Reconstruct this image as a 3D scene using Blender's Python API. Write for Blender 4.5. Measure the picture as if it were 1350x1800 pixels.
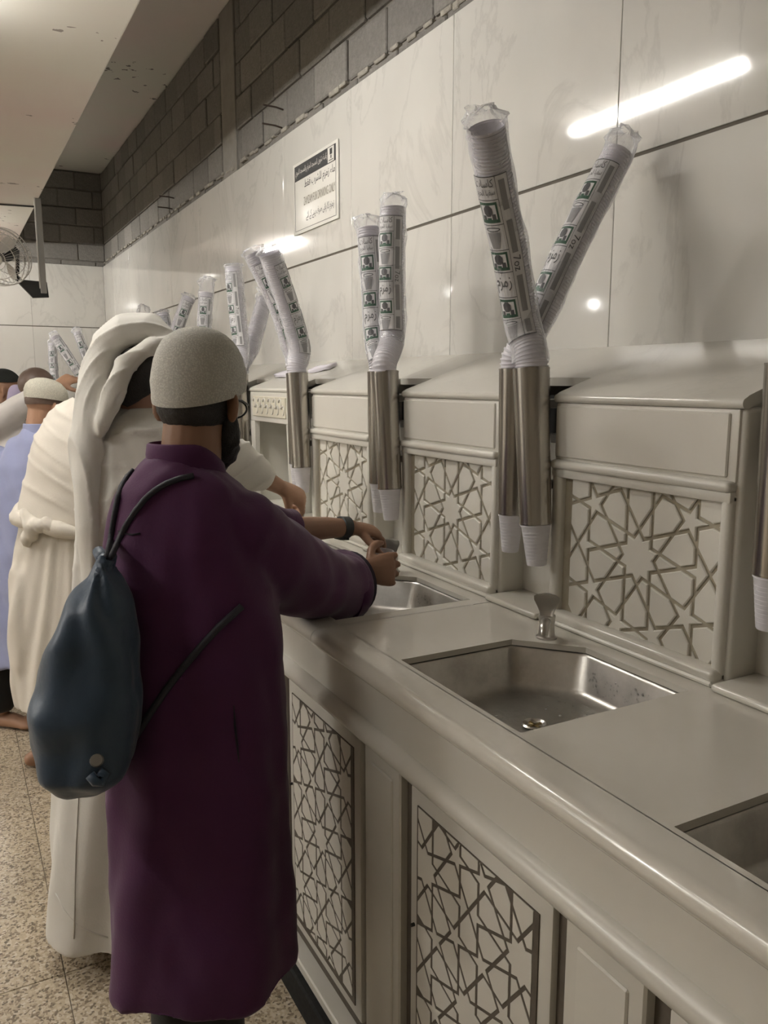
import bpy, bmesh, math, random
import numpy as np
from mathutils import Vector, Matrix

random.seed(7)
for o in list(bpy.data.objects):
    bpy.data.objects.remove(o, do_unlink=True)
scene = bpy.context.scene
COL = scene.collection

# ---------------------------------------------------------------- camera
U = 0.9                      # survey units -> metres (all lengths below are survey units)
H = 1.78                     # lens height above the floor
F, CX, CY = 1420.0, 675.0, 900.0
R = np.array([[0.881, 0.076, -0.467], [-0.473, 0.141, -0.870], [0.0, 0.987, 0.161]])
_q, _r = np.linalg.qr(R)
R = _q * np.sign(np.diag(_r))
C0 = np.array([0.0, 0.0, H])


def W(px, py, d):
    """photo pixel at depth d in front of the lens -> point in the room"""
    return C0 + R @ np.array([(px - CX) * d / F, -(py - CY) * d / F, -d])


def on(px, py, ax, val):
    d = R @ np.array([px - CX, -(py - CY), -F])
    return C0 + d * ((val - C0[ax]) / d[ax])


cam = bpy.data.cameras.new('camera')
cam.sensor_fit = 'VERTICAL'
cam.sensor_height = 36.0
cam.lens = 36.0 * F / 1800.0
cam.clip_start = 0.02
cam.clip_end = 100
camo = bpy.data.objects.new('camera', cam)
COL.objects.link(camo)
mm = Matrix(R.tolist()).to_4x4()
mm.translation = Vector(C0 * U)
camo.matrix_world = mm
scene.camera = camo

# ---------------------------------------------------------------- world and exposure
world = bpy.data.worlds.new('world')
scene.world = world
world.use_nodes = True
bg = world.node_tree.nodes['Background']
bg.inputs[0].default_value = (1.0, 0.97, 0.92, 1)
bg.inputs[1].default_value = 0.03
vs = scene.view_settings
vs.view_transform = 'Standard'
vs.look = 'None'
vs.gamma = 1.0
vs.use_curve_mapping = False
vs.exposure = 1.5
LAMP = 54.0                  # emission of the fluorescent tubes
HALL = 72.0                   # emission of the round hall lamps and the added fill ones

# ---------------------------------------------------------------- mesh helpers
OFF = {}


def off_of(o):
    return OFF.get(o.name, np.zeros(3)) if o is not None else np.zeros(3)


def link(name, mesh, parent=None, loc=None):
    o = bpy.data.objects.new(name, mesh)
    COL.objects.link(o)
    base = off_of(parent)
    if loc is None:
        loc = base
    loc = np.array(loc, float)
    if parent is not None:
        o.parent = parent
    o.location = Vector((loc - base) * U)
    OFF[o.name] = loc
    return o


def tag(o, label=None, cat=None, group=None, kind=None):
    if label:
        o['label'] = label
    if cat:
        o['category'] = cat
    if group:
        o['group'] = group
    if kind:
        o['kind'] = kind
    return o


def root(name, loc, label, cat, group=None):
    return tag(link(name, None, None, loc), label, cat, group)


class MB:
    """collects faces; build() makes ONE mesh object"""

    def __init__(self):
        self.v = []
        self.f = []
        self.n = 0

    def add(self, v, f):
        v = np.asarray(v, float).reshape(-1, 3)
        self.v.append(v)
        self.f += [tuple(i + self.n for i in q) for q in f]
        self.n += len(v)
        return self

    def box(self, x0, x1, y0, y1, z0, z1, bev=0.0, seg=2):
        bm = bmesh.new()
        bmesh.ops.create_cube(bm, size=1.0)
        for v in bm.verts:
            v.co = Vector(((x0 + x1) / 2 + v.co.x * (x1 - x0), (y0 + y1) / 2 + v.co.y * (y1 - y0),
                           (z0 + z1) / 2 + v.co.z * (z1 - z0)))
        if bev > 0:
            bmesh.ops.bevel(bm, geom=bm.edges[:], offset=bev, segments=seg, profile=0.5, affect='EDGES')
        return self.bm(bm)

    def bm(self, bm):
        bm.verts.index_update()
        v = [tuple(x.co) for x in bm.verts]
        f = [tuple(x.index for x in q.verts) for q in bm.faces]
        bm.free()
        return self.add(v, f)

    def rings(self, rings, cap=True, closed=True):
        """rings: list of (n,3) arrays"""
        n = len(rings[0])
        v = np.concatenate(rings)
        f = []
        m = n if closed else n - 1
        for i in range(len(rings) - 1):
            for j in range(m):
                k = (j + 1) % n
                f.append((i * n + j, i * n + k, (i + 1) * n + k, (i + 1) * n + j))
        if cap:
            f.append(tuple(range(n))[::-1])
            f.append(tuple((len(rings) - 1) * n + j for j in range(n)))
        return self.add(v, f)

    def tube(self, pts, rad, n=12, cap=True, up=(0, 0, 1), flat=None):
        pts = np.array(pts, float)
        if np.isscalar(rad):
            rad = [rad] * len(pts)
        rs = []
        prev = None
        for i, p in enumerate(pts):
            t = pts[min(i + 1, len(pts) - 1)] - pts[max(i - 1, 0)]
            t = t / (np.linalg.norm(t) + 1e-12)
            if prev is None:
                a = np.array(up, float)
                if abs(np.dot(a, t)) > 0.95:
                    a = np.array([1.0, 0.2, 0.0])
            else:
                a = prev
            a = a - t * np.dot(a, t)
            a /= np.linalg.norm(a) + 1e-12
            prev = a
            b = np.cross(t, a)
            r = rad[i]
            ra, rb = (r, r) if np.isscalar(r) else r
            th = np.arange(n) * 2 * math.pi / n
            rs.append(p + np.outer(np.cos(th) * ra, a) + np.outer(np.sin(th) * rb, b))
        return self.rings(rs, cap)

    def lathe(self, prof, c=(0, 0, 0), n=24, cap=True, axis=2):
        rs = []
        th = np.arange(n) * 2 * math.pi / n
        for r, h in prof:
            q = np.zeros((n, 3))
            a, b = (axis + 1) % 3, (axis + 2) % 3
            q[:, a] = np.cos(th) * r
            q[:, b] = np.sin(th) * r
            q[:, axis] = h
            rs.append(q + np.array(c))
        return self.rings(rs, cap)

    def extr(self, poly, o, eu, ev, en, h, bev=0.0):
        """polygon (2-D, CCW seen against en) extruded by h along en, with a small chamfer"""
        p = np.array(poly, float)
        o, eu, ev, en = [np.array(q, float) for q in (o, eu, ev, en)]
        lay = [(p, 0.0), (p, h - bev)]
        if bev > 0:
            lay.append((inset(p, bev), h))
        rs = [o + np.outer(q[:, 0], eu) + np.outer(q[:, 1], ev) + en * z for q, z in lay]
        return self.rings(rs, True)

    def mesh(self, name):
        me = bpy.data.meshes.new(name)
        v = np.concatenate(self.v) if self.v else np.zeros((0, 3))
        return v, me

    def build(self, name, mat, parent=None, smooth=False, loc=None, origin=None):
        v, me = self.mesh(name)
        base = off_of(parent) if loc is None else np.array(loc, float)
        me.from_pydata(((v - base) * U).tolist(), [], self.f)
        me.validate()
        fix_normals(me)
        if mat is not None:
            me.materials.append(mat)
        if smooth:
            shade(me, smooth)
        return link(name, me, parent, base)


def fix_normals(me):
    bm = bmesh.new()
    bm.from_mesh(me)
    bmesh.ops.recalc_face_normals(bm, faces=bm.faces[:])
    bm.to_mesh(me)
    bm.free()


def shade(me, ang=True):
    me.polygons.foreach_set('use_smooth', [True] * len(me.polygons))
    if ang is not True:
        try:
            me.set_sharp_from_angle(angle=math.radians(ang))
        except Exception:
            pass
    me.update()


def inset(p, d):
    """move every edge of a CCW polygon inwards by d (mitred)"""
    p = np.array(p, float)
    n = len(p)
    out = []
    for i in range(n):
        a, b, c = p[i - 1], p[i], p[(i + 1) % n]
        e1 = (b - a) / np.linalg.norm(b - a)
        e2 = (c - b) / np.linalg.norm(c - b)
        n1 = np.array([-e1[1], e1[0]])
        n2 = np.array([-e2[1], e2[0]])
        k = 1 + np.dot(n1, n2)
        m = (n1 + n2) / max(k, 0.12)
        out.append(b + m * d)
    return np.array(out)


def area(p):
    p = np.asarray(p)
    x, y = p[:, 0], p[:, 1]
    return 0.5 * np.sum(x * np.roll(y, -1) - y * np.roll(x, -1))


# ---------------------------------------------------------------- materials
def newmat(name):
    m = bpy.data.materials.new(name)
    m.use_nodes = True
    nt = m.node_tree
    return m, nt, nt.nodes['Principled BSDF']


def N(nt, kind, **kw):
    n = nt.nodes.new(kind)
    for k, v in kw.items():
        if k in n.inputs.keys() if isinstance(k, str) else False:
            n.inputs[k].default_value = v
        else:
            setattr(n, k, v)
    return n


def c4(c):
    return (c[0], c[1], c[2], 1.0)


def pbr(name, col, rough=0.5, metal=0.0, var=None, bump=None, spec=0.5, world_pos=False, sheen=0.0,
        rnd=0.0, stretch=None, coat=0.0, sub=0.0):
    """var=(scale, amount, colour2); bump=(scale, strength); rnd = brightness spread between objects"""
    m, nt, b = newmat(name)
    b.inputs['Base Color'].default_value = c4(col)
    b.inputs['Roughness'].default_value = rough
    b.inputs['Metallic'].default_value = metal
    b.inputs['Specular IOR Level'].default_value = spec
    b.inputs['Coat Weight'].default_value = coat
    b.inputs['Coat Roughness'].default_value = 0.08
    if sheen:
        b.inputs['Sheen Weight'].default_value = sheen
    if sub:
        b.inputs['Subsurface Weight'].default_value = sub
        b.inputs['Subsurface Radius'].default_value = (0.01, 0.004, 0.002)
    if world_pos:
        src = nt.nodes.new('ShaderNodeNewGeometry').outputs['Position']
    else:
        src = nt.nodes.new('ShaderNodeTexCoord').outputs['Object']
    if stretch:
        mp = nt.nodes.new('ShaderNodeMapping')
        mp.inputs['Scale'].default_value = stretch
        nt.links.new(src, mp.inputs[0])
        src = mp.outputs[0]
    out = None
    if var:
        sc, amt, c2 = var
        no = nt.nodes.new('ShaderNodeTexNoise')
        no.inputs['Scale'].default_value = sc
        no.inputs['Detail'].default_value = 6
        no.inputs['Roughness'].default_value = 0.65
        nt.links.new(src, no.inputs['Vector'])
        rp = nt.nodes.new('ShaderNodeMapRange')
        rp.inputs['From Min'].default_value = 0.5 - 0.5 / max(amt, 0.01) * 0.4
        rp.inputs['From Max'].default_value = 0.5 + 0.5 / max(amt, 0.01) * 0.4
        nt.links.new(no.outputs['Fac'], rp.inputs['Value'])
        mx = nt.nodes.new('ShaderNodeMix')
        mx.data_type = 'RGBA'
        mx.inputs[6].default_value = c4(col)
        mx.inputs[7].default_value = c4(c2)
        nt.links.new(rp.outputs[0], mx.inputs[0])
        out = mx.outputs[2]
    if rnd:
        oi = nt.nodes.new('ShaderNodeObjectInfo')
        mr = nt.nodes.new('ShaderNodeMapRange')
        mr.inputs['To Min'].default_value = 1 - rnd
        mr.inputs['To Max'].default_value = 1 + rnd
        nt.links.new(oi.outputs['Random'], mr.inputs['Value'])
        ml = nt.nodes.new('ShaderNodeVectorMath')
        ml.operation = 'SCALE'
        if out is None:
            ml.inputs[0].default_value = col
        else:
            nt.links.new(out, ml.inputs[0])
        nt.links.new(mr.outputs[0], ml.inputs['Scale'])
        out = ml.outputs[0]
    if out is not None:
        nt.links.new(out, b.inputs['Base Color'])
    if bump:
        no = nt.nodes.new('ShaderNodeTexNoise')
        no.inputs['Scale'].default_value = bump[0]
        no.inputs['Detail'].default_value = 5
        nt.links.new(src, no.inputs['Vector'])
        bp = nt.nodes.new('ShaderNodeBump')
        bp.inputs['Strength'].default_value = bump[1]
        bp.inputs['Distance'].default_value = bump[2] if len(bump) > 2 else 0.01
        nt.links.new(no.outputs['Fac'], bp.inputs['Height'])
        nt.links.new(bp.outputs[0], b.inputs['Normal'])
    return m


def marble(name, col, vein, rough, scale=2.2, rnd=0.03, amount=0.5, seed=0.0, coat=0.0, bumpy=0.0):
    m, nt, b = newmat(name)
    g = nt.nodes.new('ShaderNodeNewGeometry')
    oi = nt.nodes.new('ShaderNodeObjectInfo')
    ad = nt.nodes.new('ShaderNodeVectorMath')
    ad.operation = 'MULTIPLY_ADD'
    nt.links.new(oi.outputs['Random'], ad.inputs[0])
    ad.inputs[1].default_value = (7.0, 5.0 + seed, 3.0)
    nt.links.new(g.outputs['Position'], ad.inputs[2])
    mp = nt.nodes.new('ShaderNodeMapping')
    mp.inputs['Scale'].default_value = (1.0, 1.0, 0.55)
    mp.inputs['Rotation'].default_value = (0.5, 0.0, 0.0)
    nt.links.new(ad.outputs[0], mp.inputs[0])
    # thin veins: where a warped noise crosses its mid value
    n1 = nt.nodes.new('ShaderNodeTexNoise')
    n1.inputs['Scale'].default_value = scale
    n1.inputs['Detail'].default_value = 8
    n1.inputs['Roughness'].default_value = 0.6
    n1.inputs['Distortion'].default_value = 0.8
    nt.links.new(mp.outputs[0], n1.inputs['Vector'])
    s = nt.nodes.new('ShaderNodeMath')
    s.operation = 'SUBTRACT'
    s.inputs[1].default_value = 0.5
    nt.links.new(n1.outputs['Fac'], s.inputs[0])
    a = nt.nodes.new('ShaderNodeMath')
    a.operation = 'ABSOLUTE'
    nt.links.new(s.outputs[0], a.inputs[0])
    mr = nt.nodes.new('ShaderNodeMapRange')
    mr.inputs['From Min'].default_value = 0.0
    mr.inputs['From Max'].default_value = 0.03
    mr.inputs['To Min'].default_value = amount
    mr.inputs['To Max'].default_value = 0.0
    nt.links.new(a.outputs[0], mr.inputs['Value'])
    # cloudy body
    n2 = nt.nodes.new('ShaderNodeTexNoise')
    n2.inputs['Scale'].default_value = 3.0
    n2.inputs['Detail'].default_value = 7
    nt.links.new(mp.outputs[0], n2.inputs['Vector'])
    m2 = nt.nodes.new('ShaderNodeMapRange')
    m2.inputs['From Min'].default_value = 0.3
    m2.inputs['From Max'].default_value = 0.75
    m2.inputs['To Max'].default_value = 0.45
    nt.links.new(n2.outputs['Fac'], m2.inputs['Value'])
    mul = nt.nodes.new('ShaderNodeMath')
    mul.operation = 'MULTIPLY'
    nt.links.new(mr.outputs[0], mul.inputs[0])
    nt.links.new(n2.outputs['Fac'], mul.inputs[1])
    ml = nt.nodes.new('ShaderNodeMath')
    ml.operation = 'MAXIMUM'
    nt.links.new(mul.outputs[0], ml.inputs[0])
    m3 = nt.nodes.new('ShaderNodeMath')
    m3.operation = 'MULTIPLY'
    m3.inputs[1].default_value = 0.6
    nt.links.new(m2.outputs[0], m3.inputs[0])
    nt.links.new(m3.outputs[0], ml.inputs[1])
    mx = nt.nodes.new('ShaderNodeMix')
    mx.data_type = 'RGBA'
    mx.inputs[6].default_value = c4(col)
    mx.inputs[7].default_value = c4(vein)
    nt.links.new(ml.outputs[0], mx.inputs[0])
    r2 = nt.nodes.new('ShaderNodeMapRange')
    r2.inputs['To Min'].default_value = 1 - rnd
    r2.inputs['To Max'].default_value = 1 + rnd
    nt.links.new(oi.outputs['Random'], r2.inputs['Value'])
    sc = nt.nodes.new('ShaderNodeVectorMath')
    sc.operation = 'SCALE'
    nt.links.new(mx.outputs[2], sc.inputs[0])
    nt.links.new(r2.outputs[0], sc.inputs['Scale'])
    nt.links.new(sc.outputs[0], b.inputs['Base Color'])
    b.inputs['Roughness'].default_value = rough
    b.inputs['Coat Weight'].default_value = coat
    b.inputs['Coat Roughness'].default_value = 0.06
    if bumpy:
        n4 = nt.nodes.new('ShaderNodeTexNoise')
        n4.inputs['Scale'].default_value = 6.0
        nt.links.new(g.outputs['Position'], n4.inputs['Vector'])
        bp = nt.nodes.new('ShaderNodeBump')
        bp.inputs['Strength'].default_value = bumpy
        bp.inputs['Distance'].default_value = 0.01
        nt.links.new(n4.outputs['Fac'], bp.inputs['Height'])
        nt.links.new(bp.outputs[0], b.inputs['Normal'])
    return m


def terrazzo(name):
    m, nt, b = newmat(name)
    g = nt.nodes.new('ShaderNodeNewGeometry')
    v = nt.nodes.new('ShaderNodeTexVoronoi')
    v.inputs['Scale'].default_value = 150
    nt.links.new(g.outputs['Position'], v.inputs['Vector'])
    cr = nt.nodes.new('ShaderNodeValToRGB')
    e = cr.color_ramp.elements
    e[0].position, e[0].color = 0.0, (0.13, 0.10, 0.07, 1)
    e[1].position, e[1].color = 1.0, (0.60, 0.54, 0.44, 1)
    for p, c in ((0.22, (0.27, 0.21, 0.14)), (0.4, (0.45, 0.37, 0.26)), (0.7, (0.50, 0.42, 0.30))):
        q = e.new(p)
        q.color = c4(c)
    sp = nt.nodes.new('ShaderNodeSeparateColor')
    nt.links.new(v.outputs['Color'], sp.inputs[0])
    nt.links.new(sp.outputs[0], cr.inputs[0])
    n2 = nt.nodes.new('ShaderNodeTexNoise')
    n2.inputs['Scale'].default_value = 1.6
    n2.inputs['Detail'].default_value = 5
    nt.links.new(g.outputs['Position'], n2.inputs['Vector'])
    mr = nt.nodes.new('ShaderNodeMapRange')
    mr.inputs['From Min'].default_value = 0.3
    mr.inputs['From Max'].default_value = 0.7
    mr.inputs['To Min'].default_value = 0.82
    mr.inputs['To Max'].default_value = 1.08
    nt.links.new(n2.outputs['Fac'], mr.inputs['Value'])
    sc = nt.nodes.new('ShaderNodeVectorMath')
    sc.operation = 'SCALE'
    nt.links.new(cr.outputs[0], sc.inputs[0])
    nt.links.new(mr.outputs[0], sc.inputs['Scale'])
    nt.links.new(sc.outputs[0], b.inputs['Base Color'])
    b.inputs['Roughness'].default_value = 0.38
    return m


def flaked(name, col, spot, rough=0.7, pink=(0.72, 0.60, 0.58)):
    """painted slab with small flaked patches and a faint pink stain"""
    m, nt, b = newmat(name)
    g = nt.nodes.new('ShaderNodeNewGeometry')
    n1 = nt.nodes.new('ShaderNodeTexNoise')
    n1.inputs['Scale'].default_value = 14
    n1.inputs['Detail'].default_value = 3
    n2 = nt.nodes.new('ShaderNodeTexNoise')
    n2.inputs['Scale'].default_value = 1.3
    n3 = nt.nodes.new('ShaderNodeTexNoise')
    n3.inputs['Scale'].default_value = 0.9
    n3.inputs['Detail'].default_value = 4
    for n in (n1, n2, n3):
        nt.links.new(g.outputs['Position'], n.inputs['Vector'])
    a = nt.nodes.new('ShaderNodeMath')
    a.operation = 'GREATER_THAN'
    a.inputs[1].default_value = 0.64
    nt.links.new(n1.outputs['Fac'], a.inputs[0])
    c = nt.nodes.new('ShaderNodeMath')
    c.operation = 'GREATER_THAN'
    c.inputs[1].default_value = 0.58
    nt.links.new(n2.outputs['Fac'], c.inputs[0])
    d = nt.nodes.new('ShaderNodeMath')
    d.operation = 'MULTIPLY'
    nt.links.new(a.outputs[0], d.inputs[0])
    nt.links.new(c.outputs[0], d.inputs[1])
    pk = nt.nodes.new('ShaderNodeMapRange')
    pk.inputs['From Min'].default_value = 0.45
    pk.inputs['From Max'].default_value = 0.7
    nt.links.new(n3.outputs['Fac'], pk.inputs['Value'])
    m1 = nt.nodes.new('ShaderNodeMix')
    m1.data_type = 'RGBA'
    m1.inputs[6].default_value = c4(col)
    m1.inputs[7].default_value = c4(pink)
    nt.links.new(pk.outputs[0], m1.inputs[0])
    m2 = nt.nodes.new('ShaderNodeMix')
    m2.data_type = 'RGBA'
    m2.inputs[7].default_value = c4(spot)
    nt.links.new(d.outputs[0], m2.inputs[0])
    nt.links.new(m1.outputs[2], m2.inputs[6])
    nt.links.new(m2.outputs[2], b.inputs['Base Color'])
    b.inputs['Roughness'].default_value = rough
    return m


def emit(name, col, s):
    m, nt, b = newmat(name)
    b.inputs['Base Color'].default_value = c4(col)
    b.inputs['Emission Color'].default_value = c4(col)
    b.inputs['Emission Strength'].default_value = s
    return m


def plastic_film(name, clear=0.8, tint=(0.9, 0.9, 0.92)):
    m, nt, b = newmat(name)
    out = nt.nodes['Material Output']
    tr = nt.nodes.new('ShaderNodeBsdfTransparent')
    tr.inputs[0].default_value = (0.97, 0.97, 0.98, 1)
    b.inputs['Base Color'].default_value = c4(tint)
    b.inputs['Roughness'].default_value = 0.12
    b.inputs['Specular IOR Level'].default_value = 0.9
    tc = nt.nodes.new('ShaderNodeTexCoord')
    no = nt.nodes.new('ShaderNodeTexNoise')
    no.inputs['Scale'].default_value = 28
    no.inputs['Detail'].default_value = 4
    no.inputs['Distortion'].default_value = 1.0
    nt.links.new(tc.outputs['Object'], no.inputs['Vector'])
    bp = nt.nodes.new('ShaderNodeBump')
    bp.inputs['Strength'].default_value = 0.7
    bp.inputs['Distance'].default_value = 0.01
    nt.links.new(no.outputs['Fac'], bp.inputs['Height'])
    nt.links.new(bp.outputs[0], b.inputs['Normal'])
    lw = nt.nodes.new('ShaderNodeLayerWeight')
    lw.inputs[0].default_value = 0.35
    nt.links.new(bp.outputs[0], lw.inputs['Normal'])
    mr = nt.nodes.new('ShaderNodeMapRange')
    mr.inputs['To Min'].default_value = 1 - clear
    mr.inputs['To Max'].default_value = 1 - clear * 0.35
    nt.links.new(lw.outputs['Facing'], mr.inputs['Value'])
    mx = nt.nodes.new('ShaderNodeMixShader')
    nt.links.new(mr.outputs[0], mx.inputs[0])
    nt.links.new(tr.outputs[0], mx.inputs[1])
    nt.links.new(b.outputs[0], mx.inputs[2])
    nt.links.new(mx.outputs[0], out.inputs[0])
    return m


def knit(name, col):
    m, nt, b = newmat(name)
    tc = nt.nodes.new('ShaderNodeTexCoord')
    wv = nt.nodes.new('ShaderNodeTexVoronoi')
    wv.inputs['Scale'].default_value = 260
    nt.links.new(tc.outputs['Object'], wv.inputs['Vector'])
    mr = nt.nodes.new('ShaderNodeMapRange')
    mr.inputs['From Max'].default_value = 0.6
    mr.inputs['To Min'].default_value = 1.05
    mr.inputs['To Max'].default_value = 0.72
    nt.links.new(wv.outputs['Distance'], mr.inputs['Value'])
    sc = nt.nodes.new('ShaderNodeVectorMath')
    sc.operation = 'SCALE'
    sc.inputs[0].default_value = col
    nt.links.new(mr.outputs[0], sc.inputs['Scale'])
    nt.links.new(sc.outputs[0], b.inputs['Base Color'])
    b.inputs['Roughness'].default_value = 0.85
    bp = nt.nodes.new('ShaderNodeBump')
    bp.inputs['Strength'].default_value = 0.5
    bp.inputs['Distance'].default_value = 0.002
    nt.links.new(wv.outputs['Distance'], bp.inputs['Height'])
    nt.links.new(bp.outputs[0], b.inputs['Normal'])
    return m


M = {}
M['wall_marble'] = marble('wall_marble', (0.66, 0.645, 0.60), (0.40, 0.39, 0.365), 0.06, 2.0, 0.04, 0.75, bumpy=0.008)
M['counter_marble'] = marble('counter_marble', (0.63, 0.605, 0.54), (0.46, 0.43, 0.37), 0.20, 1.6, 0.02, 0.35, coat=0.3)
M['box_marble'] = marble('box_marble', (0.65, 0.625, 0.565), (0.48, 0.455, 0.40), 0.33, 1.8, 0.02, 0.3)
M['slab_marble'] = marble('slab_marble', (0.63, 0.61, 0.55), (0.44, 0.42, 0.37), 0.16, 1.8, 0.02, 0.5)
M['apron_marble'] = marble('apron_marble', (0.62, 0.60, 0.54), (0.46, 0.44, 0.39), 0.30, 1.5, 0.02, 0.3)
M['piece_marble'] = marble('piece_marble', (0.67, 0.645, 0.58), (0.51, 0.485, 0.43), 0.4, 2.0, 0.03, 0.3)
M['groove'] = pbr('groove', (0.30, 0.26, 0.19), 0.7, var=(18, 1.0, (0.38, 0.34, 0.26)))
M['inlay_dark'] = pbr('inlay_dark', (0.085, 0.07, 0.052), 0.6, var=(30, 1.0, (0.12, 0.10, 0.08)))
M['niche_marble'] = marble('niche_marble', (0.72, 0.70, 0.64), (0.5, 0.48, 0.42), 0.3, 1.6, 0.02, 0.3)
M['cmu'] = pbr('cmu', (0.18, 0.168, 0.15), 0.95, var=(55, 1.2, (0.235, 0.22, 0.20)), bump=(90, 0.7, 0.006), rnd=0.14)
M['mortar'] = pbr('mortar', (0.17, 0.155, 0.135), 0.95, var=(12, 1.0, (0.24, 0.22, 0.19)), bump=(40, 0.6, 0.01))
M['mortar_light'] = pbr('mortar_light', (0.42, 0.39, 0.33), 0.95, var=(22, 1.3, (0.25, 0.23, 0.2)), bump=(40, 0.8, 0.01))
M['concrete'] = pbr('concrete', (0.24, 0.225, 0.20), 0.95, var=(9, 1.0, (0.31, 0.29, 0.26)), bump=(25, 0.4, 0.01))
M['ceiling'] = flaked('ceiling_paint', (0.66, 0.64, 0.58), (0.16, 0.14, 0.13))
M['soffit'] = flaked('soffit_paint', (0.74, 0.71, 0.64), (0.30, 0.26, 0.23), pink=(0.74, 0.62, 0.59))
M['plain_wall'] = pbr('plain_wall', (0.55, 0.52, 0.46), 0.7, var=(2, 1.0, (0.48, 0.46, 0.41)))
M['terrazzo'] = terrazzo('terrazzo')
M['joint'] = pbr('joint', (0.10, 0.085, 0.065), 0.8)
M['floor_joint'] = pbr('floor_joint', (0.20, 0.17, 0.125), 0.8)
M['granite'] = pbr('granite', (0.013, 0.013, 0.013), 0.75, spec=0.15, var=(60, 1.2, (0.024, 0.024, 0.023)))
M['steel'] = pbr('steel', (0.40, 0.375, 0.34), 0.24, 1.0, var=(7, 1.0, (0.47, 0.44, 0.40)), stretch=(9, 9, 0.5), bump=(3, 0.05, 0.01))
M['basin_steel'] = pbr('basin_steel', (0.60, 0.58, 0.54), 0.36, 0.85, var=(9, 1.0, (0.36, 0.34, 0.31)))
M['basin_floor'] = pbr('basin_floor', (0.50, 0.49, 0.45), 0.3, 0.8, var=(14, 1.2, (0.40, 0.39, 0.36)), bump=(60, 0.35, 0.004))
M['chrome'] = pbr('chrome', (0.50, 0.48, 0.45), 0.28, 0.85)
M['dark_metal'] = pbr('dark_metal', (0.035, 0.035, 0.035), 0.45, 0.6)
M['grey_metal'] = pbr('grey_metal', (0.36, 0.35, 0.33), 0.4, 0.7)
M['brass'] = pbr('brass', (0.5, 0.4, 0.2), 0.3, 1.0)
M['cup'] = pbr('cup', (0.70, 0.68, 0.72), 0.35, sub=0.0)
M['film'] = plastic_film('film', 0.90)
M['film_clear'] = plastic_film('film_clear', 0.95)
M['label_white'] = pbr('label_white', (0.66, 0.65, 0.66), 0.45)
M['ink'] = pbr('ink', (0.09, 0.09, 0.095), 0.5)
M['ink_grey'] = pbr('ink_grey', (0.27, 0.265, 0.27), 0.5)
M['ink_green'] = pbr('ink_green', (0.05, 0.11, 0.075), 0.5)
M['ink_tan'] = pbr('ink_tan', (0.30, 0.275, 0.22), 0.5)
M['sign_white'] = pbr('sign_white', (0.78, 0.76, 0.70), 0.3)
M['sign_dark'] = pbr('sign_dark', (0.06, 0.06, 0.062), 0.35)
M['water'] = pbr('water', (0.9, 0.92, 0.93), 0.03, spec=0.8)
M['water'].node_tree.nodes['Principled BSDF'].inputs['Transmission Weight'].default_value = 0.9
M['tube_light'] = emit('tube_light', (1.0, 0.975, 0.93), LAMP)
M['hall_light'] = emit('hall_light', (1.0, 0.975, 0.93), HALL)
M['lamp_white'] = pbr('lamp_white', (0.75, 0.74, 0.7), 0.4)
M['cable'] = pbr('cable', (0.06, 0.055, 0.05), 0.6)
M['fan_wire'] = pbr('fan_wire', (0.55, 0.53, 0.5), 0.35, 0.3)
M['fan_blade'] = pbr('fan_blade', (0.6, 0.58, 0.55), 0.35)
M['rust'] = pbr('rust', (0.07, 0.05, 0.04), 0.8)
M['frieze'] = marble('frieze', (0.66, 0.62, 0.50), (0.42, 0.38, 0.30), 0.4, 30.0, 0.0, 0.9)
M['tissue'] = pbr('tissue', (0.72, 0.69, 0.75), 0.6)

# ---------------------------------------------------------------- setting
XW = 1.77      # right wall face
YB = 10.4      # back wall face
ZT = 1.78 + 1.345      # top of the marble cladding (3.125)
ZC = 4.19      # ceiling
ZS = 3.34      # underside of the long beam
ZJ = 2.41      # horizontal marble joint
HX0, HX1, HY0, HY1 = -11.0, XW, -4.0, 20.0   # the hall


def struct(mb, name, mat, parent=None, smooth=False):
    o = mb.build(name, mat, parent, smooth)
    if parent is None:
        o['kind'] = 'structure'
    return o


fl = struct(MB().box(HX0, HX1 + 0.3, HY0, HY1, -0.06, -0.004), 'floor', M['floor_joint'])
# floor: large terrazzo slabs near the counter, one plain field beyond
JX = 0.186
TS = 1.22
ft = MB().box(-TS / 2 + 0.0014, TS / 2 - 0.0014, -TS / 2 + 0.0014, TS / 2 - 0.0014, -0.03, 0.0, 0.0015, 1)
proto = None
for i in range(-2, 1):
    for j in range(-1, 9):
        cx_, cy_ = JX + TS / 2 + i * TS, 3.62 - 4 * TS + TS / 2 + j * TS
        if proto is None:
            proto = ft.build('floor_slab', M['terrazzo'], None)
            me = proto.data
            bpy.data.objects.remove(proto, do_unlink=True)
            proto = me
        o = link('floor_slab', proto, fl, (cx_, cy_, 0))
y0f = 3.62 - 5 * TS
y1f = y0f + 10 * TS
x0f = JX - 2 * TS
fm = MB()
fm.box(HX0, x0f - 0.003, HY0, HY1, -0.03, 0)
fm.box(x0f, HX1 + 0.3, HY0, y0f - 0.003, -0.03, 0)
fm.box(x0f, HX1 + 0.3, y1f + 0.003, HY1, -0.03, 0)
fm.box(JX + TS + 0.003, HX1 + 0.3, y0f, y1f, -0.03, 0)
fm.build('terrazzo_field', M['terrazzo'], fl)

struct(MB().box(HX0, HX1 + 0.3, HY0, HY1, ZC, ZC + 0.2), 'ceiling', M['ceiling'])

# right wall ------------------------------------------------------
XB = 1.80      # face of the block wall
wr = struct(MB().box(XB + 0.012, XB + 0.3, HY0, YB + 0.3, 0, ZC), 'wall_right', M['mortar'])
tiles = MB()
TW = 0.877
ty = [1.87 + TW * k for k in range(-5, 11)]
rows = [(1.0, 1.70), (1.704, ZJ - 0.005), (ZJ + 0.005, ZT)]
tcache = {}


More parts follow.
